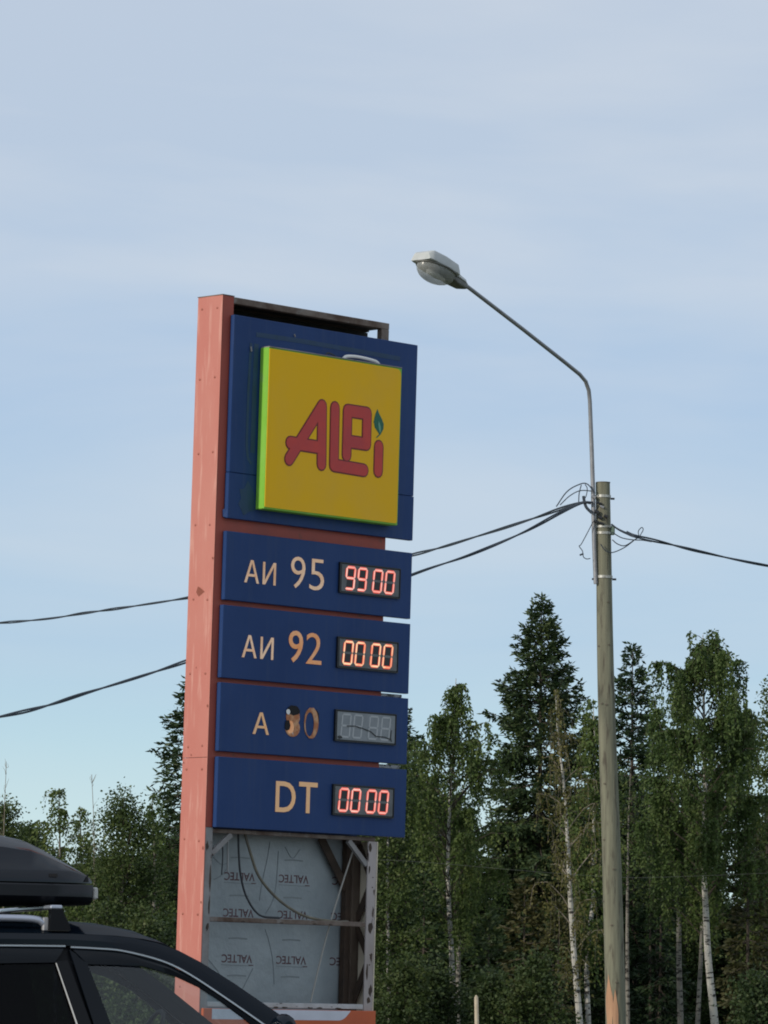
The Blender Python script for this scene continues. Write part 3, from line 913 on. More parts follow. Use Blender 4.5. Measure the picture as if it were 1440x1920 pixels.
# lower panel: orange with a white field, rounded at its right end
op = sbox(-0.055, 1.524, FR - 0.001 + 0.002, -0.012, 0.06, 1.293).build('orange_panel', 'orange_panel', sign, bevel=0.003)
MB().prism(rounded([(0.02, 1.2905), (1.285, 1.2905), (1.215, 1.228), (0.02, 1.226)], [0.002, 0.004, 0.06, 0.002], 6), -0.0117, -0.0105, S).build('white_field', 'white_band', op)
sbox(-0.3, 1.75, -0.5, 0.2, -0.04, 0.055).build('footing', 'concrete', sign, bevel=0.01)

# ------------------------------------------------------------------ utility pole
PY = 64.0
pt, pb = at(1129.5, 906, PY), at(1153, 1920, PY)
dirp = (pt - pb) / (pt.z - pb.z)
base = pb - dirp * pb.z
pole = tag(empty('utility_pole', base), 'weathered wooden pole with steel bands, carrying the street lamp and cables', 'utility pole')


def PL(z, ox=0.0, oy=0.0):
    """point on the pole's axis at height z (local to the pole)"""
    return Vector((dirp.x * z + ox, dirp.y * z + oy, z))


def prad(z):
    return 0.140 - (0.140 - 0.096) * (z / pt.z) ** 1.3


mb = MB()
zs = np.linspace(-0.3, pt.z, 26)
nn = 20
vs_ = []
for i, z in enumerate(zs):
    for k in range(nn):
        an = 2 * math.pi * k / nn
        r = prad(z) * (1 + 0.018 * math.sin(3 * an + z * 0.7) + 0.012 * math.sin(7 * an + z * 1.9))
        c = PL(z, 0.012 * math.sin(z * 0.8))
        vs_.append((c.x + r * math.cos(an), c.y + r * math.sin(an), c.z))
fs_ = [(i * nn + k, i * nn + (k + 1) % nn, (i + 1) * nn + (k + 1) % nn, (i + 1) * nn + k) for i in range(len(zs) - 1) for k in range(nn)]
mb.add(vs_, fs_)
mb.build('shaft', 'pole_wood', pole, smooth=True)
mb = MB()
c = PL(pt.z, 0.012 * math.sin(pt.z * 0.8))
ring = [(c.x + 0.098 * math.cos(2 * math.pi * k / 20), c.y + 0.098 * math.sin(2 * math.pi * k / 20), c.z + 0.002) for k in range(20)]
ring2 = [(x_ * 1.0 + 0.005, y_, z_ + 0.012) for x_, y_, z_ in ring]
mb.add(ring + ring2, [tuple(range(20, 40))] + [(k, (k + 1) % 20, 20 + (k + 1) % 20, 20 + k) for k in range(20)])
mb.build('pole_end', 'pole_top', pole)
for (kx, ky) in ((1122, 1212), (1141, 1210), (1128, 1320), (1136, 1322), (1133, 1470), (1150, 1630), (1132, 1575), (1146, 1735), (1140, 1130), (1127, 1690), (1155, 1842)):
    pz = at(kx, ky, PY).z
    pa = PL(pz, 0.012 * math.sin(pz * 0.8))
    ox = at(kx, ky, PY).x - (base.x + pa.x)
    r_ = prad(pz) * 1.025
    an = -math.acos(max(-0.95, min(0.95, ox / r_)))
    cpt = Vector((pa.x + r_ * math.cos(an), pa.y + r_ * math.sin(an), pz))
    nrm = Vector((math.cos(an), math.sin(an), 0))
    sd = Vector((-math.sin(an), math.cos(an), 0))
    kn = [cpt + nrm * 0.004 + sd * (0.020 * math.cos(q * 0.785)) + Vector((0, 0, 0.013 * math.sin(q * 0.785))) for q in range(8)]
    MB().add(kn + [cpt + nrm * 0.009], [(q, (q + 1) % 8, 8) for q in range(8)]).build('knot', 'pole_top', pole)
# fresh wood where bark and grey skin broke away near the foot
mb = MB()
for (zt_, z0_, an0, wd) in ((1.90, 0.5, -2.25, 0.75), (1.70, 0.5, -1.62, 0.60)):
    vs_ = []
    steps = 14
    for i in range(steps + 1):
        z = z0_ + (zt_ - z0_) * i / steps
        wloc = wd * min(1.0, (zt_ - z) / 0.35 + 0.03) * (1 + 0.2 * math.sin(z * 9))
        for s_ in (-1, 0, 1):
            an = an0 + s_ * wloc / 2
            r = prad(z) * 1.03 + 0.003
            cc = PL(z, 0.012 * math.sin(z * 0.8))
            vs_.append((cc.x + r * math.cos(an), cc.y + r * math.sin(an), cc.z))
    mb.add(vs_, [(i * 3 + j, i * 3 + j + 1, i * 3 + j + 4, i * 3 + j + 3) for i in range(steps) for j in range(2)])
mb.build('bare_wood_patch', 'pole_fresh', pole)


def zpix(y):
    return at(1135, y, PY).z


def band(y, h, mname='band_steel', parent=pole, bolts=True):
    z = zpix(y)
    b = MB()
    c = PL(z, 0.012 * math.sin(z * 0.8))
    r = prad(z) * 1.03
    n = 24
    vs_ = []
    for zz_ in (z - h / 2, z + h / 2):
        for rr in (r + 0.001, r + 0.007):
            vs_ += [(c.x + rr * math.cos(2 * math.pi * k / n), c.y + rr * math.sin(2 * math.pi * k / n), zz_) for k in range(n)]
    fs_ = []
    for k in range(n):
        k2 = (k + 1) % n
        fs_ += [(n + k, n + k2, 3 * n + k2, 3 * n + k), (k, k2, n + k2, n + k), (2 * n + k2, 2 * n + k, 3 * n + k, 3 * n + k2)]
    b.add(vs_, fs_)
    bo = b.build('band', mname, parent, smooth=True)
    if bolts:
        for sx in (-1, 1):
            MB().tube([(c.x + sx * (r + 0.0), c.y - 0.01, z - 0.03), (c.x + sx * (r + 0.055), c.y - 0.01, z - 0.03)], 0.014, 6).build('band_bolt', 'clip_black', bo)
    return bo


band(931, 0.035); band(988, 0.030, bolts=False); band(1000, 0.034, bolts=False); band(1082, 0.036)
# hardware cluster: clamps, suspension hooks
zc_ = zpix(962)
cx = PL(zc_)
for (ox, y_, r, l_, mname) in ((-0.09, 962, 0.030, 0.05, 'clip_black'), (-0.05, 972, 0.026, 0.05, 'clip_black'), (-0.10, 980, 0.020, 0.07, 'clip_black'), (0.03, 970, 0.022, 0.05, 'clip_black'),
                               (-0.03, 983, 0.020, 0.06, 'clip_black'), (-0.13, 934, 0.024, 0.05, 'galvanised'), (-0.02, 952, 0.018, 0.05, 'galvanised'), (-0.06, 945, 0.016, 0.08, 'clip_black')):
    z = zpix(y_)
    p = PL(z, ox, -prad(z) - 0.015)
    MB().tube([p + Vector((-l_ / 2, 0, 0.012)), p + Vector((l_ / 2, 0, -0.012))], [r * 0.8, r], 8).build('cable_clamp', mname, pole, smooth=True)
z = zpix(995)
p = PL(z, prad(z) + 0.02, -0.02)
MB().box(p - Vector((0.03, 0.03, 0.06)), p + Vector((0.03, 0.03, 0.06))).build('dead_end_clamp', 'clamp_green', pole, bevel=0.01)

# ------------------------------------------------------------------ street lamp on the pole
arm_lo = at(1117, 1095, PY - 0.07)
lamp = tag(empty('street_lamp', arm_lo), 'grey street lamp with glass bowl on a bent pipe arm above the pole', 'street lamp')


def lw(v):
    return tuple(Vector(v) - arm_lo)


pts = [at(1117, 1095, PY - 0.07), at(1114, 1020, PY - 0.07), at(1111.5, 905, PY - 0.07), at(1109, 830, PY - 0.09), at(1106, 752, PY - 0.14), at(1104, 732, PY - 0.18),
       at(1098, 715, PY - 0.24), at(1087, 702, PY - 0.36), at(1060, 680, PY - 0.60), at(980, 617, PY - 1.28), at(872, 534, PY - 2.20), at(862, 526, PY - 2.28)]
MB().tube([lw(p) for p in pts], [0.029] * 4 + [0.027] * 8, 10).build('arm', 'galvanised', lamp, smooth=True)
# lamp head: own axes along the arm direction, nearly level
A0, A1 = at(872, 534, PY - 2.20), at(980, 617, PY - 1.28)
hd = Vector((A0 - A1)); hd.z *= 0.62; hd.normalize()
hs = hd.cross(Vector((0, 0, 1))).normalized()      # sideways
hu = hs.cross(hd).normalized()
HO = at(867, 531, PY - 2.22)


def HL(l_, s_, u_):
    return lw(HO + hd * l_ * 1.27 + hs * s_ + hu * (u_ * 0.60 if u_ > 0 else u_ * 0.98))


def loft(sections, name, mname, parent, smooth=True, caps=True):
    """sections: list of equally long rings of local points"""
    b = MB()
    n = len(sections[0])
    vs_ = [p for s_ in sections for p in s_]
    fs_ = [(i * n + k, i * n + (k + 1) % n, (i + 1) * n + (k + 1) % n, (i + 1) * n + k) for i in range(len(sections) - 1) for k in range(n)]
    if caps:
        fs_ += [tuple(range(n - 1, -1, -1)), tuple((len(sections) - 1) * n + k for k in range(n))]
    b.add(vs_, fs_)
    return b.build(name, mname, parent, smooth=smooth)


def rect_ring(l_, w0, w1, u0, u1, r=0.03, shear=0.0):
    q = rounded([(-w0, u0), (w0, u0), (w1, u1), (-w1, u1)], r, 3)
    return [HL(l_ + shear * (b - u0), a, b) for a, b in q]


# gear neck and upper housing
loft([rect_ring(-0.06, 0.04, 0.03, -0.055, 0.03, 0.02), rect_ring(0.02, 0.085, 0.06, -0.085, 0.075, 0.03), rect_ring(0.17, 0.11, 0.075, -0.085, 0.11, 0.035), rect_ring(0.25, 0.12, 0.09, -0.06, 0.12, 0.035)],
     'lamp_neck', 'lamp_under', lamp)
loft([rect_ring(0.005, 0.080, 0.055, 0.0, 0.082, 0.02), rect_ring(0.20, 0.125, 0.085, 0.005, 0.125, 0.03)], 'neck_cover', 'lamp_white', lamp)
loft([rect_ring(0.19, 0.155, 0.13, 0.012, 0.15, 0.02), rect_ring(0.24, 0.175, 0.155, 0.012, 0.225, 0.02), rect_ring(0.44, 0.188, 0.165, 0.012, 0.250, 0.02), rect_ring(0.63, 0.185, 0.160, 0.012, 0.245, 0.02),
      rect_ring(0.66, 0.182, 0.150, 0.012, 0.225, 0.03), rect_ring(0.69, 0.165, 0.120, 0.012, 0.165, 0.03)], 'lamp_housing', 'lamp_white', lamp)
loft([[HL(l0 + 0.43 + (0.255 + g) * math.cos(2 * math.pi * k / 20), (0.205 + g) * math.sin(2 * math.pi * k / 20), u_) for k in range(20)] for l0, g, u_ in ((0, 0.0, 0.010), (0, 0.012, 0.004), (0, 0.012, -0.014), (0, 0.0, -0.02))],
     'lamp_rim', 'lamp_under', lamp)
glass_mat('bowl_glass', (0.80, 0.82, 0.80), 0.9, 0.08)
mat('bowl_frost', (0.50, 0.52, 0.50), 0.25, c2=(0.42, 0.44, 0.42), scale=8)
mix = MATS['bowl_frost']
_b = mix.node_tree.nodes['Principled BSDF']
_b.inputs['Transmission Weight'].default_value = 0.35
_b.inputs['Alpha'].default_value = 0.62
bowl = []
for i in range(8):
    t = i / 7 * math.pi / 2
    cr = math.cos(t) ** 0.8 if i < 7 else 0.02
    bowl.append([HL(0.43 + 0.02 * math.sin(t) + 0.255 * cr * math.cos(2 * math.pi * k / 20), 0.195 * cr * math.sin(2 * math.pi * k / 20), -0.021 - 0.175 * math.sin(t)) for k in range(20)])
loft(bowl, 'lamp_bowl', 'bowl_frost', lamp)
# reflector and bulb inside
loft([[HL(0.43 + a * math.cos(2 * math.pi * k / 16), b_ * math.sin(2 * math.pi * k / 16), u_) for k in range(16)] for a, b_, u_ in ((0.225, 0.175, -0.024), (0.10, 0.08, -0.030))], 'reflector', 'lamp_under', lamp)
loft([[HL(l_, r_ * math.cos(2 * math.pi * k / 10), -0.085 + r_ * math.sin(2 * math.pi * k / 10)) for k in range(10)] for l_, r_ in ((0.28, 0.02), (0.32, 0.03), (0.45, 0.045), (0.55, 0.03), (0.57, 0.006))], 'bulb', 'foam_white', lamp)
MB().tube([HL(0.665, 0.03, 0.03), HL(0.675, 0.03, 0.07), HL(0.66, 0.03, 0.10)], 0.010, 6).build('latch', 'clip_black', lamp)


# ------------------------------------------------------------------ overhead cables
def cable(name, label, pix, rad, group=None, twist=0.011, n=2, mname='wire', tails=(), cat='cable'):
    """pix: (x, y, Y) points; built as n twisted strands"""
    P = smooth_pts([at(*p) for p in pix], 18)
    root = empty(name, P[0])
    b = MB()
    for s_ in range(n):
        q = []
        acc = 0.0
        for i, p in enumerate(P):
            if i:
                acc += (P[i] - P[i - 1]).length
            an = acc * 2.4 + s_ * 2 * math.pi / n
            q.append(p - P[0] + Vector((0.0, math.cos(an), math.sin(an))) * twist * (1 + 0.4 * math.sin(acc * 1.7)))
        b.tube(q, rad, 5)
    b.build('strands', mname, root, smooth=True)
    for nm, tp, r in tails:
        MB().tube([p - P[0] for p in smooth_pts([at(*p) for p in tp], 7)], r, 6).build(nm, mname, root, smooth=True)
    tag(root, label, cat, group)
    return root


W0 = PY - 0.13
cable('overhead_cable', 'upper black twisted cable running left from the pole behind the price sign',
      [(1112, 942, W0), (1093, 942, W0), (1060, 951, W0 + 0.3), (1000, 972, W0 + 1), (900, 1004, W0 + 2), (775, 1040, W0 + 4), (560, 1085, W0 + 8), (352, 1121, W0 + 11), (170, 1148, W0 + 14), (0, 1168, W0 + 17), (-500, 1196, W0 + 26), (-1400, 1180, W0 + 42)], 0.0130,
      tails=[('loose_wire', [(1043, 950, W0), (1062, 923, W0), (1082, 910, W0), (1100, 907, W0), (1116, 925, W0)], 0.008),
             ('loose_wire', [(1050, 947, W0), (1068, 930, W0), (1088, 920, W0), (1112, 921, W0)], 0.007),
             ('loose_wire', [(1085, 942, W0), (1086, 925, W0), (1090, 909, W0)], 0.007),
             ('loose_wire', [(1097, 908, W0), (1101, 916, W0), (1099, 930, W0), (1094, 938, W0)], 0.006),
             ('hook', [(1094, 930, W0), (1096, 942, W0), (1100, 952, W0), (1110, 962, W0)], 0.020)])
cable('overhead_cable', 'lower black twisted cable sagging left from the pole behind the price sign',
      [(1108, 944, W0), (1090, 944, W0), (1050, 962, W0 - 0.2), (980, 999, W0 - 0.6), (880, 1041, W0 - 1), (775, 1077, W0 - 2), (560, 1163, W0 - 4), (350, 1240, W0 - 6), (170, 1297, W0 - 8), (0, 1344, W0 - 10), (-500, 1430, W0 - 16), (-1400, 1450, W0 - 26)], 0.0130,
      tails=[('dangling_wire', [(1112, 978, W0), (1103, 996, W0), (1090, 1020, W0), (1086, 1024, W0), (1092, 1033, W0), (1094, 1044, W0), (1100, 1048, W0), (1107, 1047, W0)], 0.006),
             ('wire_stub', [(1087, 1041, W0), (1094, 1038, W0)], 0.012)])
cable('overhead_cable', 'black twisted cable running right from the pole to the picture edge',
      [(1146, 983, W0), (1160, 993, W0), (1180, 1002, W0), (1198, 1007, W0), (1250, 1019, W0 + 0.6), (1320, 1036, W0 + 1.4), (1440, 1061, W0 + 2.6), (1700, 1105, W0 + 5), (2600, 1200, W0 + 14)], 0.0125,
      tails=[('splice', [(1174, 998, W0), (1184, 1003, W0), (1194, 1006, W0)], 0.024),
             ('loose_wire', [(1148, 998, W0), (1165, 1008, W0), (1185, 1012, W0), (1205, 1013, W0), (1222, 1016, W0)], 0.007),
             ('loose_wire', [(1148, 1012, W0), (1158, 1020, W0), (1172, 1023, W0), (1190, 1012, W0), (1200, 1006, W0)], 0.007),
             ('loose_wire', [(1126, 1020, W0 - 0.02), (1135, 1032, W0 - 0.02), (1148, 1036, W0), (1170, 1027, W0), (1188, 1014, W0)], 0.007),
             ('loose_wire', [(1198, 1006, W0), (1197, 996, W0), (1203, 989, W0), (1206, 993, W0), (1202, 1001, W0), (1199, 1006, W0)], 0.006)])
cable('distant_wire', 'thin pale wire strung low across the dark forest edge',
      [(690, 1611, 112), (800, 1617, 112), (1000, 1634, 112), (1166, 1645, 112), (1290, 1643, 112), (1440, 1637, 112), (1700, 1625, 112)], 0.0035, n=1, twist=0.0, mname='wire_far', cat='wire')
# ------------------------------------------------------------------ trees
def quads_mesh(name, P, mname):
    """P: (n, 4, 3) array of separate quads -> one mesh"""
    n = len(P)
    me = bpy.data.meshes.new(name)
    me.vertices.add(n * 4)
    me.vertices.foreach_set('co', P.reshape(-1).astype(np.float32))
    me.loops.add(n * 4)
    me.loops.foreach_set('vertex_index', np.arange(n * 4, dtype=np.int32))
    me.polygons.add(n)
    me.polygons.foreach_set('loop_start', np.arange(0, n * 4, 4, dtype=np.int32))
    me.update()
    me.materials.append(MATS[mname])
    return me


def unit(v):
    return v / np.maximum(np.linalg.norm(v, axis=-1, keepdims=True), 1e-9)


def leaves(C, D, ln, wd, rng, jit=0.5):
    """lozenges at C pointing along D"""
    n = len(C)
    d = unit(unit(D) + rng.normal(0, jit, (n, 3)))
    s = unit(np.cross(d, rng.normal(0, 1, (n, 3))))
    l_ = (ln * rng.uniform(0.7, 1.3, n))[:, None]
    w = (wd * rng.uniform(0.7, 1.3, n))[:, None]
    m_ = C + d * l_ * 0.45
    return np.stack([C, m_ + s * w * 0.5, C + d * l_, m_ - s * w * 0.5], 1)


def tree_thing(name, base, label, cat, trunk_me, crown_me, branch_me=None, group=None, rz=0.0, sc=1.0):
    root = empty(name, base, rz)
    root.scale = (sc, sc, sc)
    tag(root, label, cat, group)
    if trunk_me:
        link('trunk', trunk_me, root)
    if branch_me:
        link('branches', branch_me, root)['kind'] = 'stuff'
    if crown_me:
        link('crown', crown_me, root)['kind'] = 'stuff'
    return root


def mesh_only(mb, mname, smooth=True):
    o = mb.build('tmp', mname, None, smooth=smooth)
    me = o.data
    bpy.data.objects.remove(o)
    return me


def trunk_curve(h, bend, rng, top=(0, 0), n=14):
    """points of a trunk from the foot to height h, ending at offset top"""
    z = np.linspace(0, h, n)
    t = z / h
    ax, ay = rng.uniform(0, 6.28, 2)
    x = top[0] * t ** 1.2 + bend * np.sin(t * 3.1 + ax) - bend * math.sin(ax)
    y = top[1] * t + bend * np.sin(t * 2.7 + ay) - bend * math.sin(ay)
    return np.stack([x, y, z], 1)


def along(T, z):
    return np.array([np.interp(z, T[:, 2], T[:, 0]), np.interp(z, T[:, 2], T[:, 1]), z])


def make_spruce(h, R, seed, lm='needles', z0=0.04, step=0.30, dens=1.0, droop=1.0, bark='bark_dark', top=(0, 0), ln=0.16, wd=0.045, power=0.85, tmax=0.55):
    rng = np.random.default_rng(seed)
    T = trunk_curve(h, 0.03, rng, top)
    tb = MB().tube([tuple(p) for p in T], [max(0.012, h * 0.0105 * (1 - p[2] / h) ** 0.9 + 0.008) for p in T], 8)
    bb = MB()
    C, D, Ls = [], [], []
    z = h * z0 + 0.4
    while z < h - 0.05:
        t = (h - z) / h
        nb = int(rng.integers(5, 8))
        a0 = rng.uniform(0, 6.28)
        for b in range(nb):
            az = a0 + b * 6.283 / nb + rng.normal(0, 0.25)
            Lb = max(0.10, R * t ** power * rng.uniform(0.62, 1.16))
            el = (0.75 - 1.15 * min(1, t * 2.2)) if t < 0.45 else (-0.35 - 0.35 * t) * droop
            el += rng.normal(0, 0.08)
            zz_ = z + rng.normal(0, 0.08)
            s = np.linspace(0, 1, 8)
            hx = np.array([math.cos(az), math.sin(az)])
            rad = s * Lb * math.cos(el)
            ver = s * Lb * math.sin(el) + 0.30 * Lb * (s ** 2.2) * (0.7 if t > 0.2 else 0.2)
            o = along(T, zz_)
            P = np.stack([o[0] + hx[0] * rad, o[1] + hx[1] * rad, zz_ + ver], 1)
            if Lb > 0.4:
                bb.tube([tuple(p) for p in P[::2]] + [tuple(P[-1])], [0.022 * min(1, Lb / 1.5) * (1 - k / 5) + 0.004 for k in range(5)], 3, cap=False)
            nt_ = max(3, int(Lb / 0.085 * dens))
            ts = np.clip(rng.uniform(0.12, 1.0, nt_) ** 0.8, 0, 1)
            side = rng.choice([-1.0, 1.0], nt_)
            tang = np.gradient(P, axis=0)
            for k in range(nt_):
                f = ts[k] * 7
                i = min(int(f), 6)
                p = P[i] + (P[i + 1] - P[i]) * (f - i)
                td = tang[i] / max(np.linalg.norm(tang[i]), 1e-6)
                lat = np.array([-hx[1], hx[0], 0]) * side[k]
                tw = td * rng.uniform(0.45, 0.9) + lat * rng.uniform(0.4, 1.0) + np.array([0, 0, rng.normal(-0.22 * droop, 0.22)])
                tl = min(tmax, (0.16 + 0.36 * (1 - ts[k]) * Lb)) * rng.uniform(0.6, 1.2)
                tw = tw / np.linalg.norm(tw)
                m_ = max(2, int(tl / 0.065))
                q = np.linspace(0.1, 1, m_)[:, None]
                C.append(p + tw * tl * q + np.array([0, 0, -0.18 * droop * tl]) * q ** 2)
                D.append(np.repeat(tw[None], m_, 0))
        z += step * rng.uniform(0.75, 1.25) * (0.45 + 0.55 * min(1, t * 3))
    # leader
    q = np.linspace(h - 0.35, h + 0.02, 16)
    C.append(np.stack([np.interp(q, T[:, 2], T[:, 0]), np.interp(q, T[:, 2], T[:, 1]), q], 1))
    D.append(np.concatenate([rng.normal(0, 0.6, (16, 2)), np.full((16, 1), 0.7)], 1))
    C = np.concatenate(C); D = np.concatenate(D)
    Q = leaves(C, D, ln, wd, rng, 0.35)
    return mesh_only(tb, bark), quads_mesh('spruce_crown', Q, lm), mesh_only(bb, 'twig'), len(Q)


def make_birch(h, prof, seed, lm='birch_leaf', T=None, bark='bark_birch', r0=0.10, limbs=44, twigs=15, hang=0.75, per=15, ln=0.085, wd=0.058, twigmat='twig', up=0.85, zmin=0.3):
    """prof: list of (z fraction, radius) for the crown's outline"""
    rng = np.random.default_rng(seed)
    if T is None:
        T = trunk_curve(h, 0.10, rng)
    pz, prr = [p[0] * h for p in prof], [p[1] for p in prof]
    tb = MB().tube([tuple(p) for p in T], [max(0.010, r0 * (1 - p[2] / h) ** 0.8 + 0.006) for p in T], 9)
    bb = MB()
    C, D = [], []
    zz_ = np.linspace(max(zmin * h, pz[0] - 0.8), h * 0.985, limbs) + rng.normal(0, 0.12, limbs)
    az = rng.uniform(0, 6.28)
    for z in zz_:
        z = min(z, h * 0.99)
        az += 2.4 + rng.normal(0, 0.3)
        o = along(T, z)
        Rr = max(0.15, float(np.interp(min(z + 0.8, h), pz, prr))) * rng.choice([rng.uniform(0.4, 0.8), rng.uniform(0.8, 1.15), rng.uniform(1.1, 1.35)], p=[0.3, 0.5, 0.2])
        lush = rng.choice([0.35, 0.8, 1.25])
        hx = np.array([math.cos(az), math.sin(az), 0])
        s = np.linspace(0, 1, 9)
        rise = up * Rr * rng.uniform(0.7, 1.3)
        rise = min(rise, h * 1.0 - z + 0.1)
        P = o + hx * (s[:, None] ** 0.9) * Rr + np.array([0, 0, 1.0]) * (rise * (1.6 * s - 0.85 * s ** 2.4))[:, None]
        P += np.cumsum(rng.normal(0, 0.02, P.shape), 0)
        bb.tube([tuple(p) for p in P[::2]], [0.016 * min(1.3, Rr) * (1 - k / 5.2) + 0.003 for k in range(5)], 4, cap=False)
        nt_ = max(3, int(twigs * lush * (0.4 + Rr * 0.65)))
        for k in range(nt_):
            f = rng.uniform(0.30, 1.0) ** 0.7 * 8
            i = min(int(f), 7)
            p = P[i] + (P[i + 1] - P[i]) * (f - i)
            a2 = rng.uniform(0, 6.28)
            od = np.array([math.cos(a2), math.sin(a2), 0]) * rng.uniform(0.08, 0.38)
            hl = hang * rng.uniform(0.35, 1.25)
            m_ = max(4, int(per * hl / 0.75))
            q = np.linspace(0.05, 1, m_)[:, None]
            pp = p + od * np.sqrt(q) + np.array([0, 0, 1.0]) * (0.10 * np.sin(q * 2.2) - hl * q ** 1.6)
            C.append(pp + rng.normal(0, 0.024, pp.shape))
            D.append(np.repeat((od * 0.6 + np.array([0, 0, -0.7]))[None], m_, 0))
            if k % 3 == 0:
                bb.tube([tuple(pp[0]), tuple(pp[m_ // 2]), tuple(pp[-1])], [0.006, 0.005, 0.003], 3, cap=False)
    C = np.concatenate(C); D = np.concatenate(D)
    Q = leaves(C, D, ln, wd, rng, 0.75)
    return mesh_only(tb, bark), quads_mesh('leaf_crown', Q, lm), mesh_only(bb, twigmat), len(Q)


def make_broad(h, prof, seed, lm='alder_leaf', bark='bark_dark', r0=0.09, limbs=40, clus=9, per=26, ln=0.10, wd=0.075, spread=0.20, T=None, zmin=0.12, up=0.7, twigmat='twig'):
    rng = np.random.default_rng(seed)
    if T is None:
        T = trunk_curve(h, 0.12, rng)
    pz, prr = [p[0] * h for p in prof], [p[1] for p in prof]
    tb = MB().tube([tuple(p) for p in T], [max(0.010, r0 * (1 - p[2] / h) ** 0.8 + 0.006) for p in T], 8)
    bb = MB()
    C, D = [], []
    az = rng.uniform(0, 6.28)
    for z in np.linspace(zmin * h, h * 0.98, limbs) + rng.normal(0, 0.1, limbs):
        z = float(np.clip(z, 0.1, h * 0.99))
        az += 2.4 + rng.normal(0, 0.3)
        o = along(T, z)
        Rr = max(0.12, float(np.interp(min(z + 0.4, h), pz, prr))) * rng.uniform(0.6, 1.15)
        hx = np.array([math.cos(az), math.sin(az), 0])
        s = np.linspace(0, 1, 7)
        rise = min(up * Rr * rng.uniform(0.4, 1.3), h - z + 0.12)
        P = o + hx * s[:, None] * Rr + np.array([0, 0, 1.0]) * (rise * s ** 0.9)[:, None]
        P += np.cumsum(rng.normal(0, 0.025, P.shape), 0)
        bb.tube([tuple(p) for p in P[::2]], [0.020 * min(1.3, Rr) * (1 - k / 4.2) + 0.004 for k in range(4)], 4, cap=False)
        for k in range(max(3, int(clus * (0.4 + 0.6 * Rr)))):
            f = rng.uniform(0.2, 1.0) ** 0.7 * 6
            i = min(int(f), 5)
            c_ = P[i] + (P[i + 1] - P[i]) * (f - i) + rng.normal(0, 0.12, 3)
            m_ = int(per * rng.uniform(0.6, 1.3))
            pp = c_ + rng.normal(0, 1, (m_, 3)) * np.array([spread, spread, spread * 0.6])
            C.append(pp)
            D.append(unit(pp - c_) + np.array([0, 0, -0.15]))
    C = np.concatenate(C); D = np.concatenate(D)
    Q = leaves(C, D, ln, wd, rng, 0.6)
    return mesh_only(tb, bark), quads_mesh('leaf_crown', Q, lm), mesh_only(bb, twigmat), len(Q)


def hgt(x, ytop, Y):
    return at(x, ytop, Y).z


def ground_pt(x, Y, y=1900):
    p = at(x, y, Y)
    return Vector((p.x, p.y, -0.15))


def trunk_from_pixels(pix, Y, h):
    """trunk points (local to its foot) through photo positions"""
    W = [at(x, y, Y) for x, y in pix]
    W.sort(key=lambda p: p.z)
    d = (W[1] - W[0]) / max(0.1, (W[1].z - W[0].z))
    foot = W[0] - d * (W[0].z + 0.15) * 0.7
    foot.z = -0.15
    pts_ = smooth_pts([foot] + W, 5)
    A = np.array([tuple(p - foot) for p in pts_])
    return foot, A


total = 0
# --- big spruce left of the pole
Y = 150
b0 = ground_pt(1006, Y)
h = hgt(1018, 1122, Y) + 0.15
tr = make_spruce(h, 4.4, 11, top=(at(1018, 1122, Y).x - b0.x, 0), step=0.29, dens=2.3, power=0.80, ln=0.18, wd=0.070, tmax=0.8)
total += tr[3]
tree_thing('spruce_tree', b0, 'tallest dark spruce, pointed top, standing just left of the wooden pole', 'tree', tr[0], tr[1], tr[2])
big_spruce = tr
# --- narrow spruce right of the pole
Y = 156
b0 = ground_pt(1184, Y)
h = hgt(1187, 1213, Y) + 0.15
tr = make_spruce(h, 2.8, 12, step=0.32, dens=1.7, power=0.72, ln=0.20, wd=0.08)
total += tr[3]
tree_thing('spruce_tree', b0, 'narrow dark spruce with a thin tip, just right of the wooden pole', 'tree', tr[0], tr[1], tr[2])
slim_spruce = tr
# --- spruce hidden behind the pink column on the left
Y = 146
b0 = ground_pt(343, Y)
h = hgt(345, 1285, Y) + 0.15
tr = make_spruce(h, 2.9, 13, step=0.37, dens=1.2, power=0.62, ln=0.20, wd=0.075)
total += tr[3]
tree_thing('spruce_tree', b0, 'tall spruce half hidden behind the pink side of the price sign', 'tree', tr[0], tr[1], tr[2])
mid_spruce = tr
# --- spruce peeping out behind the right edge of the sign
Y = 152
b0 = ground_pt(742, Y)
o = tree_thing('spruce_tree', b0, 'dark spruce whose branch tips show past the right edge of the price panels', 'tree', mid_spruce[0], mid_spruce[1], mid_spruce[2], rz=2.0, sc=(hgt(745, 1330, Y) + 0.15) / h)

# --- weeping birch beside the sign
Y = 138
foot, A = trunk_from_pixels([(852, 1920), (846, 1780), (840, 1650), (843, 1520), (850, 1400), (855, 1272)], Y, 0)
h = float(A[-1, 2])
tr = make_birch(h, [(0.36, 1.1), (0.50, 1.45), (0.66, 1.6), (0.80, 1.3), (0.90, 0.85), (0.96, 0.55), (1.0, 0.2)], 21, T=A, r0=0.095, limbs=72, twigs=17, per=20, hang=1.1, zmin=0.34, ln=0.10, wd=0.062)
total += tr[3]
tree_thing('birch_tree', foot, 'loose weeping birch standing between the price sign and the tall spruce', 'tree', tr[0], tr[1], tr[2])
birch_a = tr
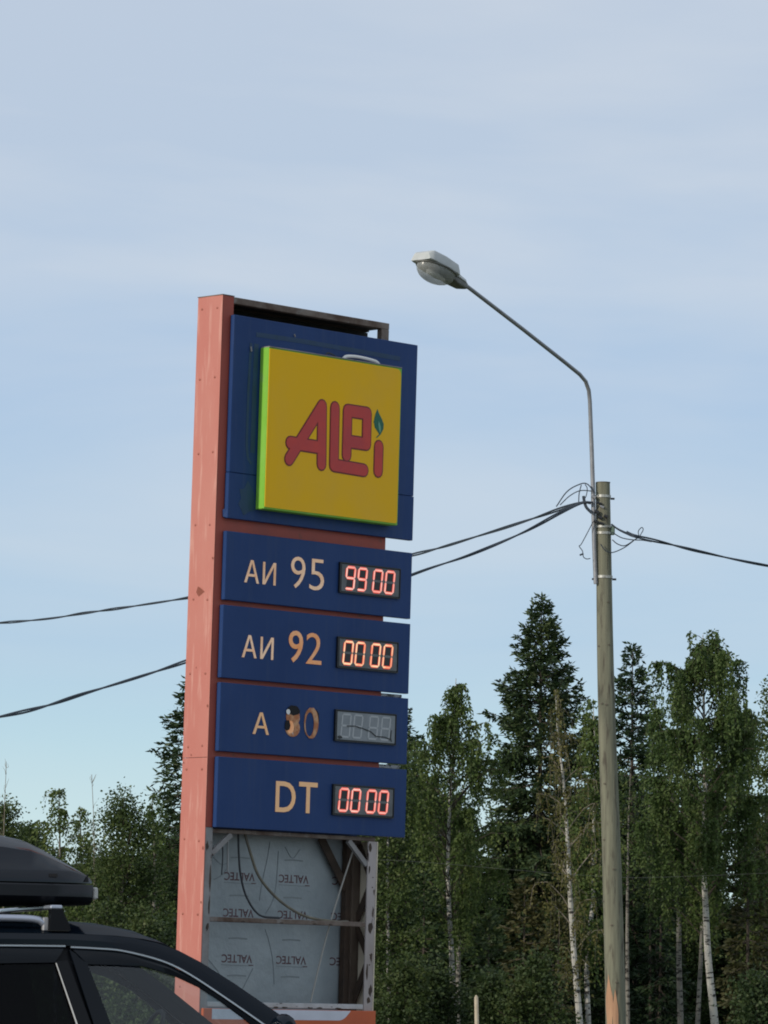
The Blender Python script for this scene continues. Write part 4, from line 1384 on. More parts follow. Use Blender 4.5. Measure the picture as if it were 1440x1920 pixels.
# --- large birch on the right
Y = 136
foot, A = trunk_from_pixels([(1340, 1920), (1328, 1800), (1323, 1700), (1319, 1600), (1322, 1480), (1320, 1350), (1318, 1190)], Y, 0)
h = float(A[-1, 2])
tr = make_birch(h, [(0.40, 1.1), (0.52, 1.45), (0.66, 1.6), (0.80, 1.55), (0.90, 1.35), (0.96, 1.0), (1.0, 0.4)], 22, T=A, r0=0.12, limbs=92, twigs=18, per=20, hang=1.15, zmin=0.40, ln=0.105, wd=0.066, up=0.8)
total += tr[3]
tree_thing('birch_tree', foot, 'biggest birch with a broad drooping crown and bright white trunk, right of the pole', 'tree', tr[0], tr[1], tr[2])
birch_b = tr
# --- thin half-bare birch in front of the tall spruce
Y = 128
foot, A = trunk_from_pixels([(1087, 1920), (1077, 1800), (1070, 1700), (1064, 1580), (1057, 1470), (1046, 1380), (1042, 1300)], Y, 0)
h = float(A[-1, 2])
tr = make_birch(h, [(0.3, 0.55), (0.5, 0.85), (0.65, 0.95), (0.80, 0.75), (0.93, 0.45), (1.0, 0.08)], 23, lm='birch_leaf_dry', T=A, r0=0.095, limbs=44, twigs=13, per=12, hang=0.9, zmin=0.25, twigmat='twig_pale')
total += tr[3]
tree_thing('birch_tree', foot, 'thin leaning white birch with sparse brownish leaves in front of the tall spruce', 'tree', tr[0], tr[1], tr[2])
birch_c = tr
# --- slender birch touching the pole's left edge
Y = 132
foot, A = trunk_from_pixels([(1103, 1920), (1100, 1820), (1106, 1740), (1112, 1680), (1113, 1560), (1116, 1440), (1112, 1310)], Y, 0)
h = float(A[-1, 2])
tr = make_birch(h, [(0.3, 0.5), (0.5, 0.7), (0.75, 0.75), (0.9, 0.5), (1.0, 0.1)], 24, T=A, r0=0.08, limbs=56, twigs=16, per=16, hang=0.9, zmin=0.3, ln=0.11, wd=0.075)
total += tr[3]
tree_thing('birch_tree', foot, 'slender crooked birch close against the left edge of the wooden pole', 'tree', tr[0], tr[1], tr[2])
# --- dull birch under the right edge of the sign
Y = 134
foot, A = trunk_from_pixels([(732, 1920), (728, 1800), (727, 1700), (728, 1560), (735, 1480), (750, 1425)], Y, 0)
h = float(A[-1, 2])
tr = make_broad(h, [(0.1, 0.8), (0.4, 1.0), (0.7, 0.85), (0.9, 0.5), (1.0, 0.1)], 25, bark='bark_birch', T=A, r0=0.07, limbs=50, clus=12, per=26, spread=0.22)
total += tr[3]
tree_thing('birch_tree', foot, 'leafy green birch with a pale stem beside the open lower frame of the sign', 'tree', tr[0], tr[1], tr[2])
# --- second dark-barked birch behind the weeping one
Y = 143
foot, A = trunk_from_pixels([(858, 1920), (860, 1750), (862, 1600), (868, 1480), (900, 1400)], Y, 0)
h = float(A[-1, 2])
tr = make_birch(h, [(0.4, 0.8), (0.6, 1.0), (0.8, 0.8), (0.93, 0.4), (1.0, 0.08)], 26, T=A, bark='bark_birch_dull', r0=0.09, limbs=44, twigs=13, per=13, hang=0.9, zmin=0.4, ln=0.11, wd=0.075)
total += tr[3]
tree_thing('birch_tree', foot, 'dull grey-stemmed birch right behind the weeping birch', 'tree', tr[0], tr[1], tr[2])
# --- trees right of the narrow spruce and at the right edge
for (pix, Y, prof, seed, kind, lab, bark, r0) in (
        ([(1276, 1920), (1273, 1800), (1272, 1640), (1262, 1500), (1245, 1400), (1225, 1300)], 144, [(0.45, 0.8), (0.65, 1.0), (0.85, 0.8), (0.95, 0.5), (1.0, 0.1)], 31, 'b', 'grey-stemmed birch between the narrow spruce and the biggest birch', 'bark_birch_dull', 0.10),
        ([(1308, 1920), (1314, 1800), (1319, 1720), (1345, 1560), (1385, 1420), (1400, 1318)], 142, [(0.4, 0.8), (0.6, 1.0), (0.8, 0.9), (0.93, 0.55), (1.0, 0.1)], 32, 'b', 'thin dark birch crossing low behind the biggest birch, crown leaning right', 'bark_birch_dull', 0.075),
        ([(1432, 1920), (1436, 1750), (1440, 1560), (1446, 1420), (1452, 1275)], 148, [(0.3, 0.7), (0.6, 0.9), (0.85, 0.6), (1.0, 0.1)], 33, 'a', 'dark leafy tree cut off by the right edge of the picture', 'bark_dark', 0.10)):
    foot, A = trunk_from_pixels(pix, Y, 0)
    h = float(A[-1, 2])
    if kind == 'b':
        tr = make_birch(h, prof, seed, T=A, bark=bark, r0=r0, limbs=64, twigs=16, per=18, hang=1.05, zmin=0.36, ln=0.105, wd=0.066)
    else:
        tr = make_broad(h, prof, seed, T=A, bark=bark, r0=r0, limbs=56, clus=12, per=26)
    total += tr[3]
    tree_thing('birch_tree' if kind == 'b' else 'leafy_tree', foot, lab, 'tree', tr[0], tr[1], tr[2])

# --- deciduous trees on the left
LT = [([(104, 1900), (106, 1750), (112, 1600), (110, 1478)], 140, [(0.1, 0.9), (0.4, 1.0), (0.68, 0.75), (0.8, 0.55), (0.88, 0.62), (0.95, 0.5), (1.0, 0.15)], 41, 'rounded leafy tree with a bushy top knob above the roof box', 'birch_leaf'),
      ([(225, 1900), (226, 1750), (230, 1620), (232, 1495)], 137, [(0.1, 1.0), (0.4, 1.35), (0.7, 1.20), (0.88, 0.85), (1.0, 0.2)], 42, 'broad dense leafy tree midway between the roof box and the sign', 'alder_leaf'),
      ([(158, 1900), (158, 1750), (152, 1620), (150, 1512)], 143, [(0.1, 0.8), (0.4, 0.85), (0.8, 0.6), (1.0, 0.1)], 43, 'slim leafy tree in the gap left of the broad dense tree', 'birch_leaf'),
      ([(12, 1900), (10, 1750), (6, 1600), (4, 1500)], 141, [(0.1, 0.9), (0.4, 0.9), (0.8, 0.6), (1.0, 0.1)], 44, 'leafy tree at the left picture edge, rising behind the roof box', 'alder_leaf'),
      ([(285, 1900), (287, 1750), (290, 1620), (285, 1492)], 143, [(0.1, 1.0), (0.4, 1.05), (0.8, 0.8), (1.0, 0.15)], 45, 'leafy tree close to the pink side of the sign, below the spruce', 'birch_leaf'),
      ([(58, 1900), (55, 1750), (52, 1640), (55, 1545)], 147, [(0.1, 0.9), (0.5, 0.9), (0.9, 0.5), (1.0, 0.1)], 46, 'low leafy tree left of the bushy-topped tree', 'alder_leaf')]
left_kinds = []
for pix, Y, prof, seed, lab, lm in LT:
    foot, A = trunk_from_pixels(pix, Y, 0)
    h = float(A[-1, 2])
    if lm == 'birch_leaf':
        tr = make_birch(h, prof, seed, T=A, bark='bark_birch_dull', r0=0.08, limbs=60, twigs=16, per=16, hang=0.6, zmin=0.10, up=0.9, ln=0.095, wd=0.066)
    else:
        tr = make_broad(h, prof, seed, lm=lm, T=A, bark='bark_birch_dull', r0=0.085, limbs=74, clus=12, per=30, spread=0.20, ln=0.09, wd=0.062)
    total += tr[3]
    left_kinds.append((tr, h))
    tree_thing('leafy_tree', foot, lab, 'tree', tr[0], tr[1], tr[2])


# bare saplings
def bare(name, pix, Y, lab, nb, seed, lm=0.35):
    rng = np.random.default_rng(seed)
    foot, A = trunk_from_pixels(pix, Y, 0)
    h = float(A[-1, 2])
    b = MB().tube([tuple(p) for p in A], [0.024 * (1 - p[2] / h) + 0.007 for p in A], 5)
    k = MB()
    for i in range(nb):
        z = h * rng.uniform(0.55, 0.98)
        o = along(A, z)
        an = rng.uniform(0, 6.28)
        l_ = lm * rng.uniform(0.5, 1.2) * (1.3 - z / h) * 2
        e_ = o + np.array([math.cos(an) * l_ * 0.45, math.sin(an) * l_ * 0.45, l_])
        k.tube([tuple(o), tuple((o + e_) / 2 + rng.normal(0, 0.02, 3)), tuple(e_)], [0.007, 0.005, 0.003], 4)
    root = empty(name, foot)
    tag(root, lab, 'tree')
    link('trunk', mesh_only(b, 'twig_pale'), root)
    link('branches', mesh_only(k, 'twig_pale'), root)['kind'] = 'stuff'


bare('bare_sapling', [(8, 1900), (6, 1650), (8, 1530), (12, 1428)], 139, 'bare thin sapling sticking up at the left picture edge', 22, 51)
bare('bare_sapling', [(172, 1900), (176, 1700), (176, 1560), (172, 1452)], 139, 'bare twiggy sapling top in the sky gap above the roof box nose', 34, 52)

# understorey: young spruces and bushes
US = [(985, 1655, 132, 1.25, 61, 'needles_dry', 'young bushy spruce at the foot of the tallest spruce'),
      (1045, 1690, 131, 1.0, 62, 'needles_dry', 'young olive-green spruce between two white birch stems left of the pole'),
      (915, 1720, 136, 1.0, 63, 'needles', 'young dark spruce behind the short pale stake'),
      (790, 1640, 137, 1.1, 64, 'needles', 'young spruce low between the sign frame and the weeping birch'),
      (1400, 1560, 138, 1.3, 65, 'needles_dry', 'brownish spruce low at the right, beyond the biggest birch'),
      (1235, 1640, 150, 1.1, 66, 'needles', 'shaded young spruce behind the grey birch stem right of the pole')]
young = []
for (x, ytop, Y, R, seed, lm, lab) in US:
    b0 = ground_pt(x, Y)
    h = hgt(x, ytop, Y) + 0.15
    tr = make_spruce(h, R, seed, lm=lm, step=0.30, dens=1.4, power=0.6, ln=0.19, wd=0.08, z0=0.0)
    total += tr[3]
    young.append((tr, h))
    tree_thing('young_spruce', b0, lab, 'tree', tr[0], tr[1], tr[2])

BUSH = [(1432, 1840, 120, 0.75, 71, 'low bush in the bottom right corner'), (745, 1800, 126, 0.9, 72, 'green bush at the bottom just right of the sign frame'),
        (1010, 1800, 126, 0.95, 73, 'dense bush at the bottom below the tallest spruce'), (800, 1815, 128, 0.9, 74, 'green bush at the bottom under the weeping birch'),
        (940, 1830, 127, 0.85, 75, 'green bush at the bottom right of the pale stake'),
        (250, 1720, 126, 1.0, 76, 'leafy bush low beside the pink column, above the car roof'), (180, 1700, 127, 1.0, 77, 'leafy bush low behind the nose of the roof box'), (310, 1735, 128, 0.9, 78, 'leafy bush tucked against the pink column above the windscreen pillar')]
for (x, ytop, Y, R, seed, lab) in BUSH:
    b0 = ground_pt(x, Y)
    h = hgt(x, ytop, Y) + 0.15
    tr = make_broad(h, [(0.0, R * 0.8), (0.4, R), (0.8, R * 0.7), (1.0, 0.15)], seed, lm='bush_leaf', r0=0.03, limbs=36, clus=11, per=26, spread=0.18, zmin=0.02, ln=0.10, wd=0.075)
    total += tr[3]
    tree_thing('bush', b0, lab, 'bush', tr[0], tr[1], tr[2])

# slender dark stems standing in the gloom right of the pole
for i, (pix, Y, lab, r_) in enumerate((([(1177, 1920), (1176, 1750), (1178, 1560), (1182, 1450)], 146, 'straight grey stem close to the right edge of the wooden pole', 0.075),
                                       ([(1219, 1920), (1219, 1750), (1218, 1600), (1216, 1500)], 150, 'thin dark stem, left one of a close pair right of the pole', 0.045),
                                       ([(1229, 1920), (1229, 1760), (1231, 1640), (1233, 1520)], 151, 'thin dark stem, right one of a close pair right of the pole', 0.035))):
    foot, A = trunk_from_pixels(pix, Y, 0)
    h = float(A[-1, 2])
    tr = make_broad(h, [(0.6, 0.4), (0.85, 0.6), (1.0, 0.1)], 80 + i, T=A, bark='bark_birch_dull' if i == 0 else 'bark_dark', r0=r_, limbs=14, clus=7, per=18, zmin=0.6)
    tree_thing('slender_tree', foot, lab, 'tree', tr[0], tr[1], tr[2])
    total += tr[3]

# the wood behind: copies of the trees above, farther back and mostly hidden
rb = np.random.default_rng(99)
back = []
for x in list(np.linspace(-60, 420, 13)) + list(np.linspace(690, 1500, 22)):
    back.append((x + rb.uniform(-12, 12), rb.uniform(158, 178)))
for x in list(np.linspace(432, 676, 7)) + list(np.linspace(-620, -95, 14)) + list(np.linspace(1535, 2150, 16)):
    back.append((x + rb.uniform(-12, 12), rb.uniform(146, 172)))
KINDS = [(big_spruce, 'spruce'), (slim_spruce, 'spruce'), (mid_spruce, 'spruce'), (left_kinds[1][0], 'leafy'), (left_kinds[3][0], 'leafy'), (birch_a, 'leafy')]


def mesh_h(me):
    co = np.empty(len(me.vertices) * 3, np.float32); me.vertices.foreach_get('co', co)
    return float(co[2::3].max())


KH = [mesh_h(k[0][0]) for k in KINDS]
for i, (x, Y) in enumerate(back):
    k = [0, 3, 1, 4, 2, 3, 5, 0, 4, 2][i % 10]
    left = x < 500
    ytop = rb.uniform(1540, 1610) if left else (rb.uniform(1420, 1540) if x > 1080 else (rb.uniform(1420, 1480) if x < 800 else rb.uniform(1470, 1550)))
    if not left and 1340 < x < 1395:
        ytop = 1690
    if not left and 855 < x < 905:
        ytop = 1660
    hh = hgt(x, ytop, Y) + 0.15
    sc_ = hh / KH[k]
    tr = KINDS[k][0]
    sp = KINDS[k][1] == 'spruce'
    where = 'wholly behind the price sign' if 425 < x < 684 else 'beyond the left picture edge' if x < -80 else 'beyond the right picture edge' if x > 1515 else ('behind the roof box' if x < 190 else 'just left of the pink column') if left else (
        'behind the sign frame and its green birch' if x < 800 else 'behind the weeping birch' if x < 930 else 'behind the tallest spruce' if x < 1090 else
        'behind the wooden pole' if x < 1230 else 'behind the biggest birch' if x < 1380 else 'at the right picture edge')
    kind_ = 'dark spruce' if sp else 'shaded leafy tree'
    root = tree_thing('spruce_tree' if sp else 'leafy_tree', ground_pt(x, Y), kind_ + ' of the far back row, ' + where, 'tree', tr[0], tr[1], tr[2],
                      group=kind_ + 's of the back row ' + where, rz=rb.uniform(0, 6.28), sc=sc_)
    root.scale = (max(sc_, 0.85), max(sc_, 0.85), sc_)
print('leaf quads', total)
# far wood that closes the view between the stems
def far_wood(name, x0, x1, y0, y1, Yd, n, seed, label):
    rng = np.random.default_rng(seed)
    xs = rng.uniform(x0, x1, n)
    C = np.empty((n, 3))
    A_, B_ = at(x0, 1900, Yd), at(x1, 1900, Yd)
    C[:, 0] = A_.x + (B_.x - A_.x) * (xs - x0) / (x1 - x0)
    C[:, 1] = Yd + rng.uniform(-6, 6, n)
    hmax = (hgt(x0, y0, Yd)) * (0.75 + 0.2 * np.sin(xs * 0.045) + 0.12 * np.sin(xs * 0.13 + 1))
    C[:, 2] = -0.15 + hmax * rng.uniform(0, 1, n) ** 0.8
    Q = leaves(C, rng.normal(0, 1, (n, 3)) + np.array([0, 0, -0.4]), 0.34, 0.22, rng, 0.8)
    o = link(name, quads_mesh(name, Q, 'needles'))
    tag(o, label, 'forest', kind='stuff')


far_wood('far_forest', -700, 520, 1600, 0, 192, 32000, 5, 'dim mass of far forest left of the sign')
far_wood('far_forest', 520, 2200, 1600, 0, 194, 46000, 6, 'dim mass of far forest right of the sign')
# pale stake
p = at(893, 1866, 118); q = ground_pt(896, 118)
root = empty('wooden_stake', q)
tag(root, 'short pale wooden stake in front of the forest edge', 'stake')
MB().tube([(0, 0, 0), tuple((p - q) * 0.5 + Vector((0.01, 0, 0))), tuple((p - q) * 0.97), tuple(p - q)], [0.06, 0.055, 0.05, 0.02], 8).build('stake_shaft', 'stake_wood', root, smooth=True)
# ------------------------------------------------------------------ car with roof box
CPHI = math.radians(18)
CAR_P = (-2.3423, 27.4608, 0.0)
car = tag(empty('parked_car', CAR_P, CPHI), 'black estate car with roof rails parked in front of the price sign', 'car')


def ysd(z):
    return 0.90 - 0.407 * (z - 1.1) if z > 1.1 else 0.90


def side_plate(poly, name, mname, parent, off=0.0, th=0.02, sgn=-1, bevel=0.0):
    """outline (x, z) laid on the car's flank; sgn -1 is the near side"""
    return MB().prism(poly, off, off - th, lambda x, d, z: (x, sgn * (ysd(z) + d), z)).build(name, mname, parent, bevel=bevel)


def ribbon(o_, i_, name, mname, parent, off=0.0, th=0.03, sgn=-1, smooth=True):
    n = len(o_)
    b = MB()
    vs_ = []
    for (xo, zo), (xi, zi) in zip(o_, i_):
        xm, zm = (xo + xi) / 2, (zo + zi) / 2
        for x, z, d in ((xo, zo, off - 0.006), (xm, zm, off + 0.010), (xi, zi, off - 0.004), (xi, zi, off - th), (xo, zo, off - th)):
            vs_.append((x, sgn * (ysd(z) + d), z))
    fs_ = [(k * 5 + j, k * 5 + (j + 1) % 5, (k + 1) * 5 + (j + 1) % 5, (k + 1) * 5 + j) for k in range(n - 1) for j in range(5)]
    fs_ += [(0, 1, 2, 3, 4), tuple((n - 1) * 5 + j for j in (4, 3, 2, 1, 0))]
    b.add(vs_, fs_)
    return b.build(name, mname, parent, smooth=smooth)


def spline2(pts, n=6):
    return [(p.x, p.y) for p in smooth_pts([(a, b, 0) for a, b in pts], n)]


# lower body: rings along the length
st = [(-1.98, 0.52, 0.95, 0.70), (-1.93, 0.38, 1.04, 0.80), (-1.70, 0.30, 1.09, 0.87), (-1.2, 0.27, 1.10, 0.90), (0.0, 0.26, 1.10, 0.91), (1.2, 0.27, 1.10, 0.91), (1.62, 0.27, 1.105, 0.90),
      (1.80, 0.28, 1.075, 0.89), (2.10, 0.29, 1.035, 0.87), (2.40, 0.30, 0.965, 0.83), (2.62, 0.33, 0.87, 0.76), (2.74, 0.40, 0.74, 0.64), (2.77, 0.50, 0.62, 0.52)]
rings = []
for x, zb, zt, w in st:
    half = [(w * 0.86, zb), (w * 0.97, zb + 0.10 * (zt - zb)), (w * 1.0, zb + 0.45 * (zt - zb)), (w * 1.005, zb + 0.70 * (zt - zb)), (w * 0.985, zt - 0.05), (w * 0.94, zt - 0.008), (w * 0.55, zt + 0.018)]
    rings.append([(x, -a, b) for a, b in half] + [(x, a, b) for a, b in reversed(half)])
loft(rings, 'body', 'car_paint', car)
# roof
re = [(-1.88, 1.55, 0.02), (-1.6, 1.625, 0.05), (-1.0, 1.668, 0.075), (-0.4, 1.684, 0.085), (0.1, 1.690, 0.088), (0.45, 1.691, 0.086), (0.70, 1.683, 0.080), (0.86, 1.668, 0.062), (0.96, 1.648, 0.040), (1.03, 1.618, 0.034)]
rings = []
for x, ze, rise in re:
    top_ = []
    for k in range(9):
        u = -1 + k / 4
        top_.append((x + 0.03 * (1 - u * u) * (1 if x > 0.8 else 0), u * (ysd(ze) + 0.004), ze + rise * (1 - abs(u) ** 2.6)))
    bot = [(p[0], p[1] * 0.97, p[2] - 0.05) for p in reversed(top_)]
    rings.append(top_ + bot)
loft(rings, 'roof', 'car_paint', car)
oA = [(-1.88, 1.552), (-1.6, 1.622), (-1.0, 1.664), (-0.4, 1.682), (0.034, 1.687), (0.425, 1.691), (0.62, 1.686), (0.799, 1.672), (0.94, 1.645), (1.056, 1.607), (1.179, 1.544), (1.362, 1.430), (1.598, 1.268), (1.82, 1.115)]
iA = [(-1.80, 1.47), (-1.55, 1.54), (-1.0, 1.592), (-0.4, 1.614), (0.026, 1.620), (0.407, 1.623), (0.58, 1.614), (0.731, 1.603), (0.85, 1.580), (0.949, 1.551), (1.106, 1.479), (1.327, 1.333), (1.549, 1.180), (1.68, 1.090)]
for sg in (-1, 1):
    ribbon(oA, iA, 'roof_pillar', 'car_paint', car, 0.008, 0.05, sg)
    # door frames
    rdo = [(-0.98, 1.585), (-0.4, 1.608), (0.026, 1.614), (0.400, 1.617)]
    rdi = [(-0.90, 1.480), (-0.4, 1.508), (0.018, 1.517), (0.335, 1.527)]
    rd = ribbon(rdo, rdi, 'door_frame', 'car_gloss_trim', car, 0.006, 0.03, sg)
    fdo = [(0.430, 1.612), (0.58, 1.607), (0.731, 1.596), (0.949, 1.545), (1.106, 1.472), (1.327, 1.327), (1.549, 1.172), (1.655, 1.092)]
    fdi = [(0.522, 1.520), (0.70, 1.519), (0.852, 1.512), (1.036, 1.457), (1.158, 1.402), (1.278, 1.324), (1.415, 1.221), (1.56, 1.092)]
    fd = ribbon(fdo, fdi, 'door_frame', 'car_gloss_trim', car, 0.006, 0.03, sg)
    for pl_, par in ((rdo, rd), (fdo, fd)):
        q = [(x, sg * (ysd(z) + 0.010), z + 0.002) for x, z in spline2(pl_, 5)]
        MB().tube(q, 0.0065, 6).build('frame_highlight', 'car_highlight', par, smooth=True)  # light caught on the door-frame edge, modelled as a thin bright tube
    side_plate([(0.345, 1.615), (0.52, 1.610), (0.53, 1.52), (0.67, 1.085), (0.44, 1.085), (0.33, 1.53)], 'pillar_core', 'car_trim', car, -0.028, 0.02, sg)
    side_plate([(0.335, 1.531), (0.408, 1.540), (0.545, 1.09), (0.450, 1.09)], 'pillar_trim', 'car_trim', car, 0.004, 0.03, sg)
    side_plate([(0.424, 1.600), (0.52, 1.540), (0.524, 1.515), (0.66, 1.09), (0.556, 1.09)], 'pillar_trim', 'car_gloss_trim', car, 0.005, 0.03, sg)
    side_plate([(0.519, 1.522), (0.852, 1.515), (1.036, 1.460), (1.158, 1.405), (1.278, 1.327), (1.415, 1.224), (1.57, 1.095), (0.655, 1.095)], 'door_glass', 'glass_front', car, -0.008, 0.004, sg)
    side_plate([(-0.90, 1.484), (-0.4, 1.512), (0.018, 1.520), (0.336, 1.530), (0.452, 1.095), (-0.86, 1.095)], 'door_glass', 'glass_dark', car, -0.008, 0.004, sg)
    side_plate([(0.337, 1.524), (0.343, 1.524), (0.462, 1.095), (0.452, 1.095)], 'window_bead', 'latch_grey', car, 0.008, 0.004, sg)
    side_plate([(-0.98, 1.585), (-0.90, 1.482), (-0.86, 1.095), (-0.98, 1.095)], 'pillar_trim', 'car_gloss_trim', car, 0.004, 0.03, sg)
    side_plate([(-1.55, 1.50), (-1.02, 1.565), (-1.02, 1.12), (-1.45, 1.20)], 'quarter_glass', 'glass_dark', car, -0.006, 0.004, sg)
    side_plate([(-1.80, 1.50), (-1.53, 1.53), (-1.43, 1.18), (-1.02, 1.10), (-1.02, 1.05), (-1.94, 1.05)], 'rear_pillar', 'car_paint', car, 0.006, 0.03, sg)
    # roof rail on three feet
    rr = [(-1.45, 1.70), (-1.35, 1.750), (-0.8, 1.768), (0.0, 1.772), (0.24, 1.768), (0.30, 1.745)]
    q = [(x, sg * 0.60, z) for x, z in spline2(rr, 4)]
    rl = MB()
    for a_, b_ in zip(q[:-1], q[1:]):
        pass
    rl.tube(q, 0.021, 10).build('roof_rail', 'alu', car, smooth=True)
    MB().box((0.288, sg * 0.60 - 0.02, 1.700), (0.325, sg * 0.60 + 0.02, 1.780)).build('rail_foot', 'galvanised', car, bevel=0.008)
    MB().box((-1.46, sg * 0.60 - 0.02, 1.68), (-1.40, sg * 0.60 + 0.02, 1.76)).build('rail_foot', 'car_trim', car, bevel=0.008)
    # wheels
    for wx in (-1.15, 1.62):
        cyl = lambda r_, y0, y1, n=28: [[(wx + r_ * math.cos(2 * math.pi * k / n), y, 0.36 + r_ * math.sin(2 * math.pi * k / n)) for k in range(n)] for y in (y0, y1)]
        loft(cyl(0.42, sg * 0.86, sg * 0.925), 'wheel_arch', 'car_trim', car)
        wh = empty('wheel', (0, 0, 0)); wh.parent = car
        tyr = []
        for r_, y in ((0.26, 0.78), (0.34, 0.77), (0.36, 0.80), (0.36, 0.93), (0.34, 0.955), (0.26, 0.95)):
            tyr.append([(wx + r_ * math.cos(2 * math.pi * k / 28), sg * y, 0.36 + r_ * math.sin(2 * math.pi * k / 28)) for k in range(28)])
        loft(tyr, 'tyre', 'rubber', wh)
        b = MB()
        for k in range(10):
            an = 2 * math.pi * k / 10
            b.bar((wx, sg * 0.955, 0.36), (wx + 0.25 * math.cos(an), sg * 0.945, 0.36 + 0.25 * math.sin(an)), 0.035, 0.02, up=(0, 1, 0))
        b.build('rim', 'rim', wh)
    # door mirror
    mr = []
    for k, (u, g) in enumerate(((0.0, 0.35), (0.10, 0.85), (0.45, 1.0), (0.8, 0.92), (1.0, 0.55))):
        y = 0.955 + 0.20 * u
        mr.append([(1.575 + (0.075 - 0.015 * u) * g * math.cos(2 * math.pi * j / 14), sg * y, 1.170 + 0.092 * g * math.sin(2 * math.pi * j / 14)) for j in range(14)])
    mo = loft(mr, 'door_mirror', 'car_paint', car)
    MB().bar((1.60, sg * 0.86, 1.09), (1.59, sg * 0.98, 1.12), 0.06, 0.04).build('mirror_arm', 'car_trim', mo)
    side_plate([(0.02, 0.93), (0.20, 0.93), (0.20, 0.96), (0.02, 0.96)], 'door_handle', 'car_paint', car, 0.045, 0.03, sg)
    side_plate([(0.80, 0.93), (0.98, 0.93), (0.98, 0.96), (0.80, 0.96)], 'door_handle', 'car_paint', car, 0.045, 0.03, sg)
    MB().box((2.50, sg * 0.55, 0.70), (2.70, sg * 0.76, 0.80)).build('headlight', 'lamp_clear', car, bevel=0.02)
    MB().box((-1.97, sg * 0.60, 0.92), (-1.86, sg * 0.82, 1.08)).build('tail_light', 'lamp_red', car, bevel=0.02)
# windscreen and rear window
for nm, (xa, za, ya), (xb, zb, yb), bul, mt in (('windscreen', (1.02, 1.605, 0.66), (1.80, 1.095, 0.84), 0.10, 'glass_front'), ('rear_window', (-1.84, 1.52, 0.62), (-1.97, 1.06, 0.74), -0.04, 'glass_dark')):
    b = MB()
    vs_ = []
    for i in range(7):
        t = i / 6
        for k in range(9):
            u = -1 + k / 4
            vs_.append((xa + (xb - xa) * t + bul * (1 - u * u), u * (ya + (yb - ya) * t), za + (zb - za) * t + 0.04 * (1 - u * u) * (1 - t)))
    b.add(vs_, [(i * 9 + k, i * 9 + k + 1, (i + 1) * 9 + k + 1, (i + 1) * 9 + k) for i in range(6) for k in range(8)])
    b.build(nm, mt, car, smooth=True)
# inside: seats, steering wheel, dashboard
for sy in (-0.38, 0.38):
    se = empty('seat'); se.parent = car
    loft([[(0.22 + dx + 0.07 * math.cos(a), sy + w_s * s_, z) for a, s_ in ((0.6, -1), (2.5, -1), (3.8, -1), (3.8, 1), (2.5, 1), (0.6, 1))] for dx, z, w_s in ((0.12, 0.75, 0.24), (0.06, 1.0, 0.25), (-0.02, 1.22, 0.20), (-0.05, 1.30, 0.12))], 'backrest', 'seat_cloth', se)
    loft([[(0.16 + 0.05 * math.cos(2 * math.pi * k / 10), sy + 0.13 * math.sin(2 * math.pi * k / 10) * g, z) for k in range(10)] for z, g in ((1.30, 0.7), (1.34, 1), (1.42, 1), (1.46, 0.7))], 'headrest', 'seat_cloth', se)
loft([[(1.35 + dx, y, z) for dx, z in ((-0.12, 1.0), (-0.10, 1.13), (0.05, 1.17), (0.40, 1.12), (0.40, 1.0))] for y in (-0.72, 0.72)], 'dashboard', 'car_trim', car)
q = [(1.18 + 0.08 * math.sin(a), 0.38 + 0.18 * math.cos(a), 1.10 + 0.17 * math.sin(a)) for a in np.linspace(0, 2 * math.pi, 20)]
MB().tube(q, 0.014, 6).build('steering_wheel', 'car_trim', car, smooth=True)
# cross bars
for bx, nm in ((0.355, 'cross_bar'), (-0.55, 'cross_bar')):
    cb = MB().box((bx - 0.035, -0.66, 1.826), (bx + 0.035, 0.66, 1.848)).build('cross_bar', 'alu', car, bevel=0.006)
    for sg in (-1, 1):
        y0 = sg * 0.62
        loft([[(bx + dx + w * cx_, y0 + 0.035 * sy_, z) for cx_, sy_ in ((-1, -1), (1, -1), (1, 1), (-1, 1))] for dx, w, z in ((0.025, 0.062, 1.706), (0.022, 0.056, 1.74), (0.010, 0.036, 1.80), (0.004, 0.036, 1.8255))], 'bar_foot', 'car_trim', cb, smooth=False)
        MB().box((bx - 0.04, y0 - 0.04, 1.7035), (bx + 0.075, y0 + 0.04, 1.7058)).build('foot_pad', 'rubber', cb)

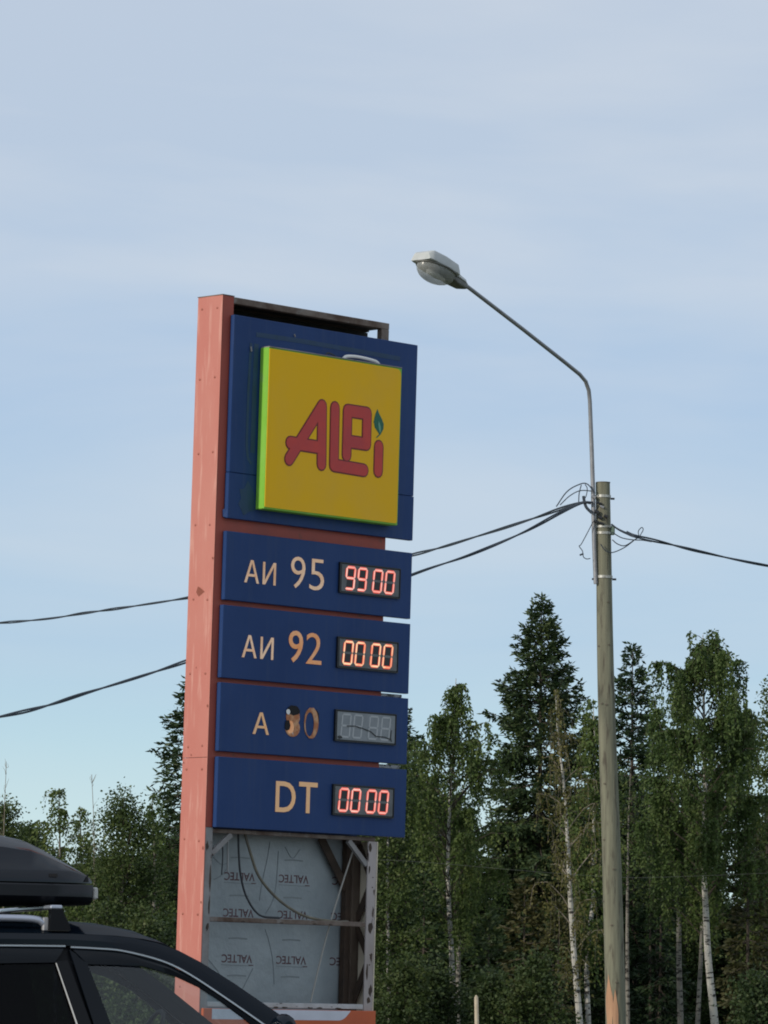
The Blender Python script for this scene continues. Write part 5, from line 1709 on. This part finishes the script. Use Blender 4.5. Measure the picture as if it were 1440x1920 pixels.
# roof box, a thing of its own
rbox = tag(empty('roof_box', (CAR_P[0] - 0.02, CAR_P[1], 0.0), CPHI), 'glossy black roof box with a sloping nose strapped on the parked car', 'roof box')
RC = -0.16
prof = [(-1.50, 1.99, 0.24), (-1.46, 2.10, 0.33), (-1.30, 2.20, 0.375), (-0.9, 2.262, 0.39), (-0.4, 2.275, 0.40), (-0.1, 2.268, 0.40), (0.095, 2.254, 0.398), (0.251, 2.225, 0.392), (0.330, 2.190, 0.385), (0.408, 2.148, 0.375), (0.480, 2.108, 0.362), (0.534, 2.080, 0.345), (0.585, 2.052, 0.325), (0.615, 2.030, 0.305), (0.630, 2.000, 0.290)]
rings = []
zs0 = 1.978
for x, zt, w in prof:
    hgt_ = max(zt - zs0, 0.012)
    half = [(w, zs0), (w * 1.0, zs0 + min(0.062, hgt_ * 0.5)), (w * 0.985, zs0 + min(0.070, hgt_ * 0.60)), (w * 0.90, zs0 + max(0.0, hgt_) * 0.70), (w * 0.865, zs0 + hgt_ * 0.735), (w * 0.60, zs0 + hgt_ * 0.93), (w * 0.25, zs0 + hgt_ * 0.995)]
    rings.append([(x, RC - a, b) for a, b in half] + [(x, RC + a, b) for a, b in reversed(half)])
loft(rings, 'lid', 'box_plastic', rbox)
lo = [(-1.52, 0.22), (-1.47, 0.33), (-1.3, 0.385), (-0.4, 0.412), (0.1, 0.410), (0.40, 0.390), (0.55, 0.350), (0.615, 0.315), (0.640, 0.285)]
rings = []
for x, w in lo:
    half = [(w * 0.72, 1.848 + 0.025 * max(0, x - 0.2)), (w * 0.90, 1.872), (w * 0.985, 1.897), (w, 1.900), (w * 1.005, 1.962), (w * 0.985, 1.970), (w * 0.5, 1.972)]
    rings.append([(x, RC - a, b) for a, b in half] + [(x, RC + a, b) for a, b in reversed(half)])
loft(rings, 'base_tray', 'box_edge', rbox)
MB().box((0.642, RC - 0.28, 1.890), (0.672, RC - 0.12, 1.958)).build('nose_latch', 'latch_grey', rbox, bevel=0.008)
MB().box((0.625, RC - 0.20, 1.866), (0.652, RC + 0.05, 1.888)).build('nose_latch', 'latch_grey', rbox, bevel=0.006)
MB().box((0.36, RC - 0.388, 2.008), (0.405, RC - 0.378, 2.026)).build('lock_badge', 'hole_black', rbox)
MB().add([(0.575, RC - 0.335, 1.985), (0.605, RC - 0.318, 1.985), (0.598, RC - 0.318, 2.035)], [(0, 1, 2)]).build('side_badge', 'hole_black', rbox)
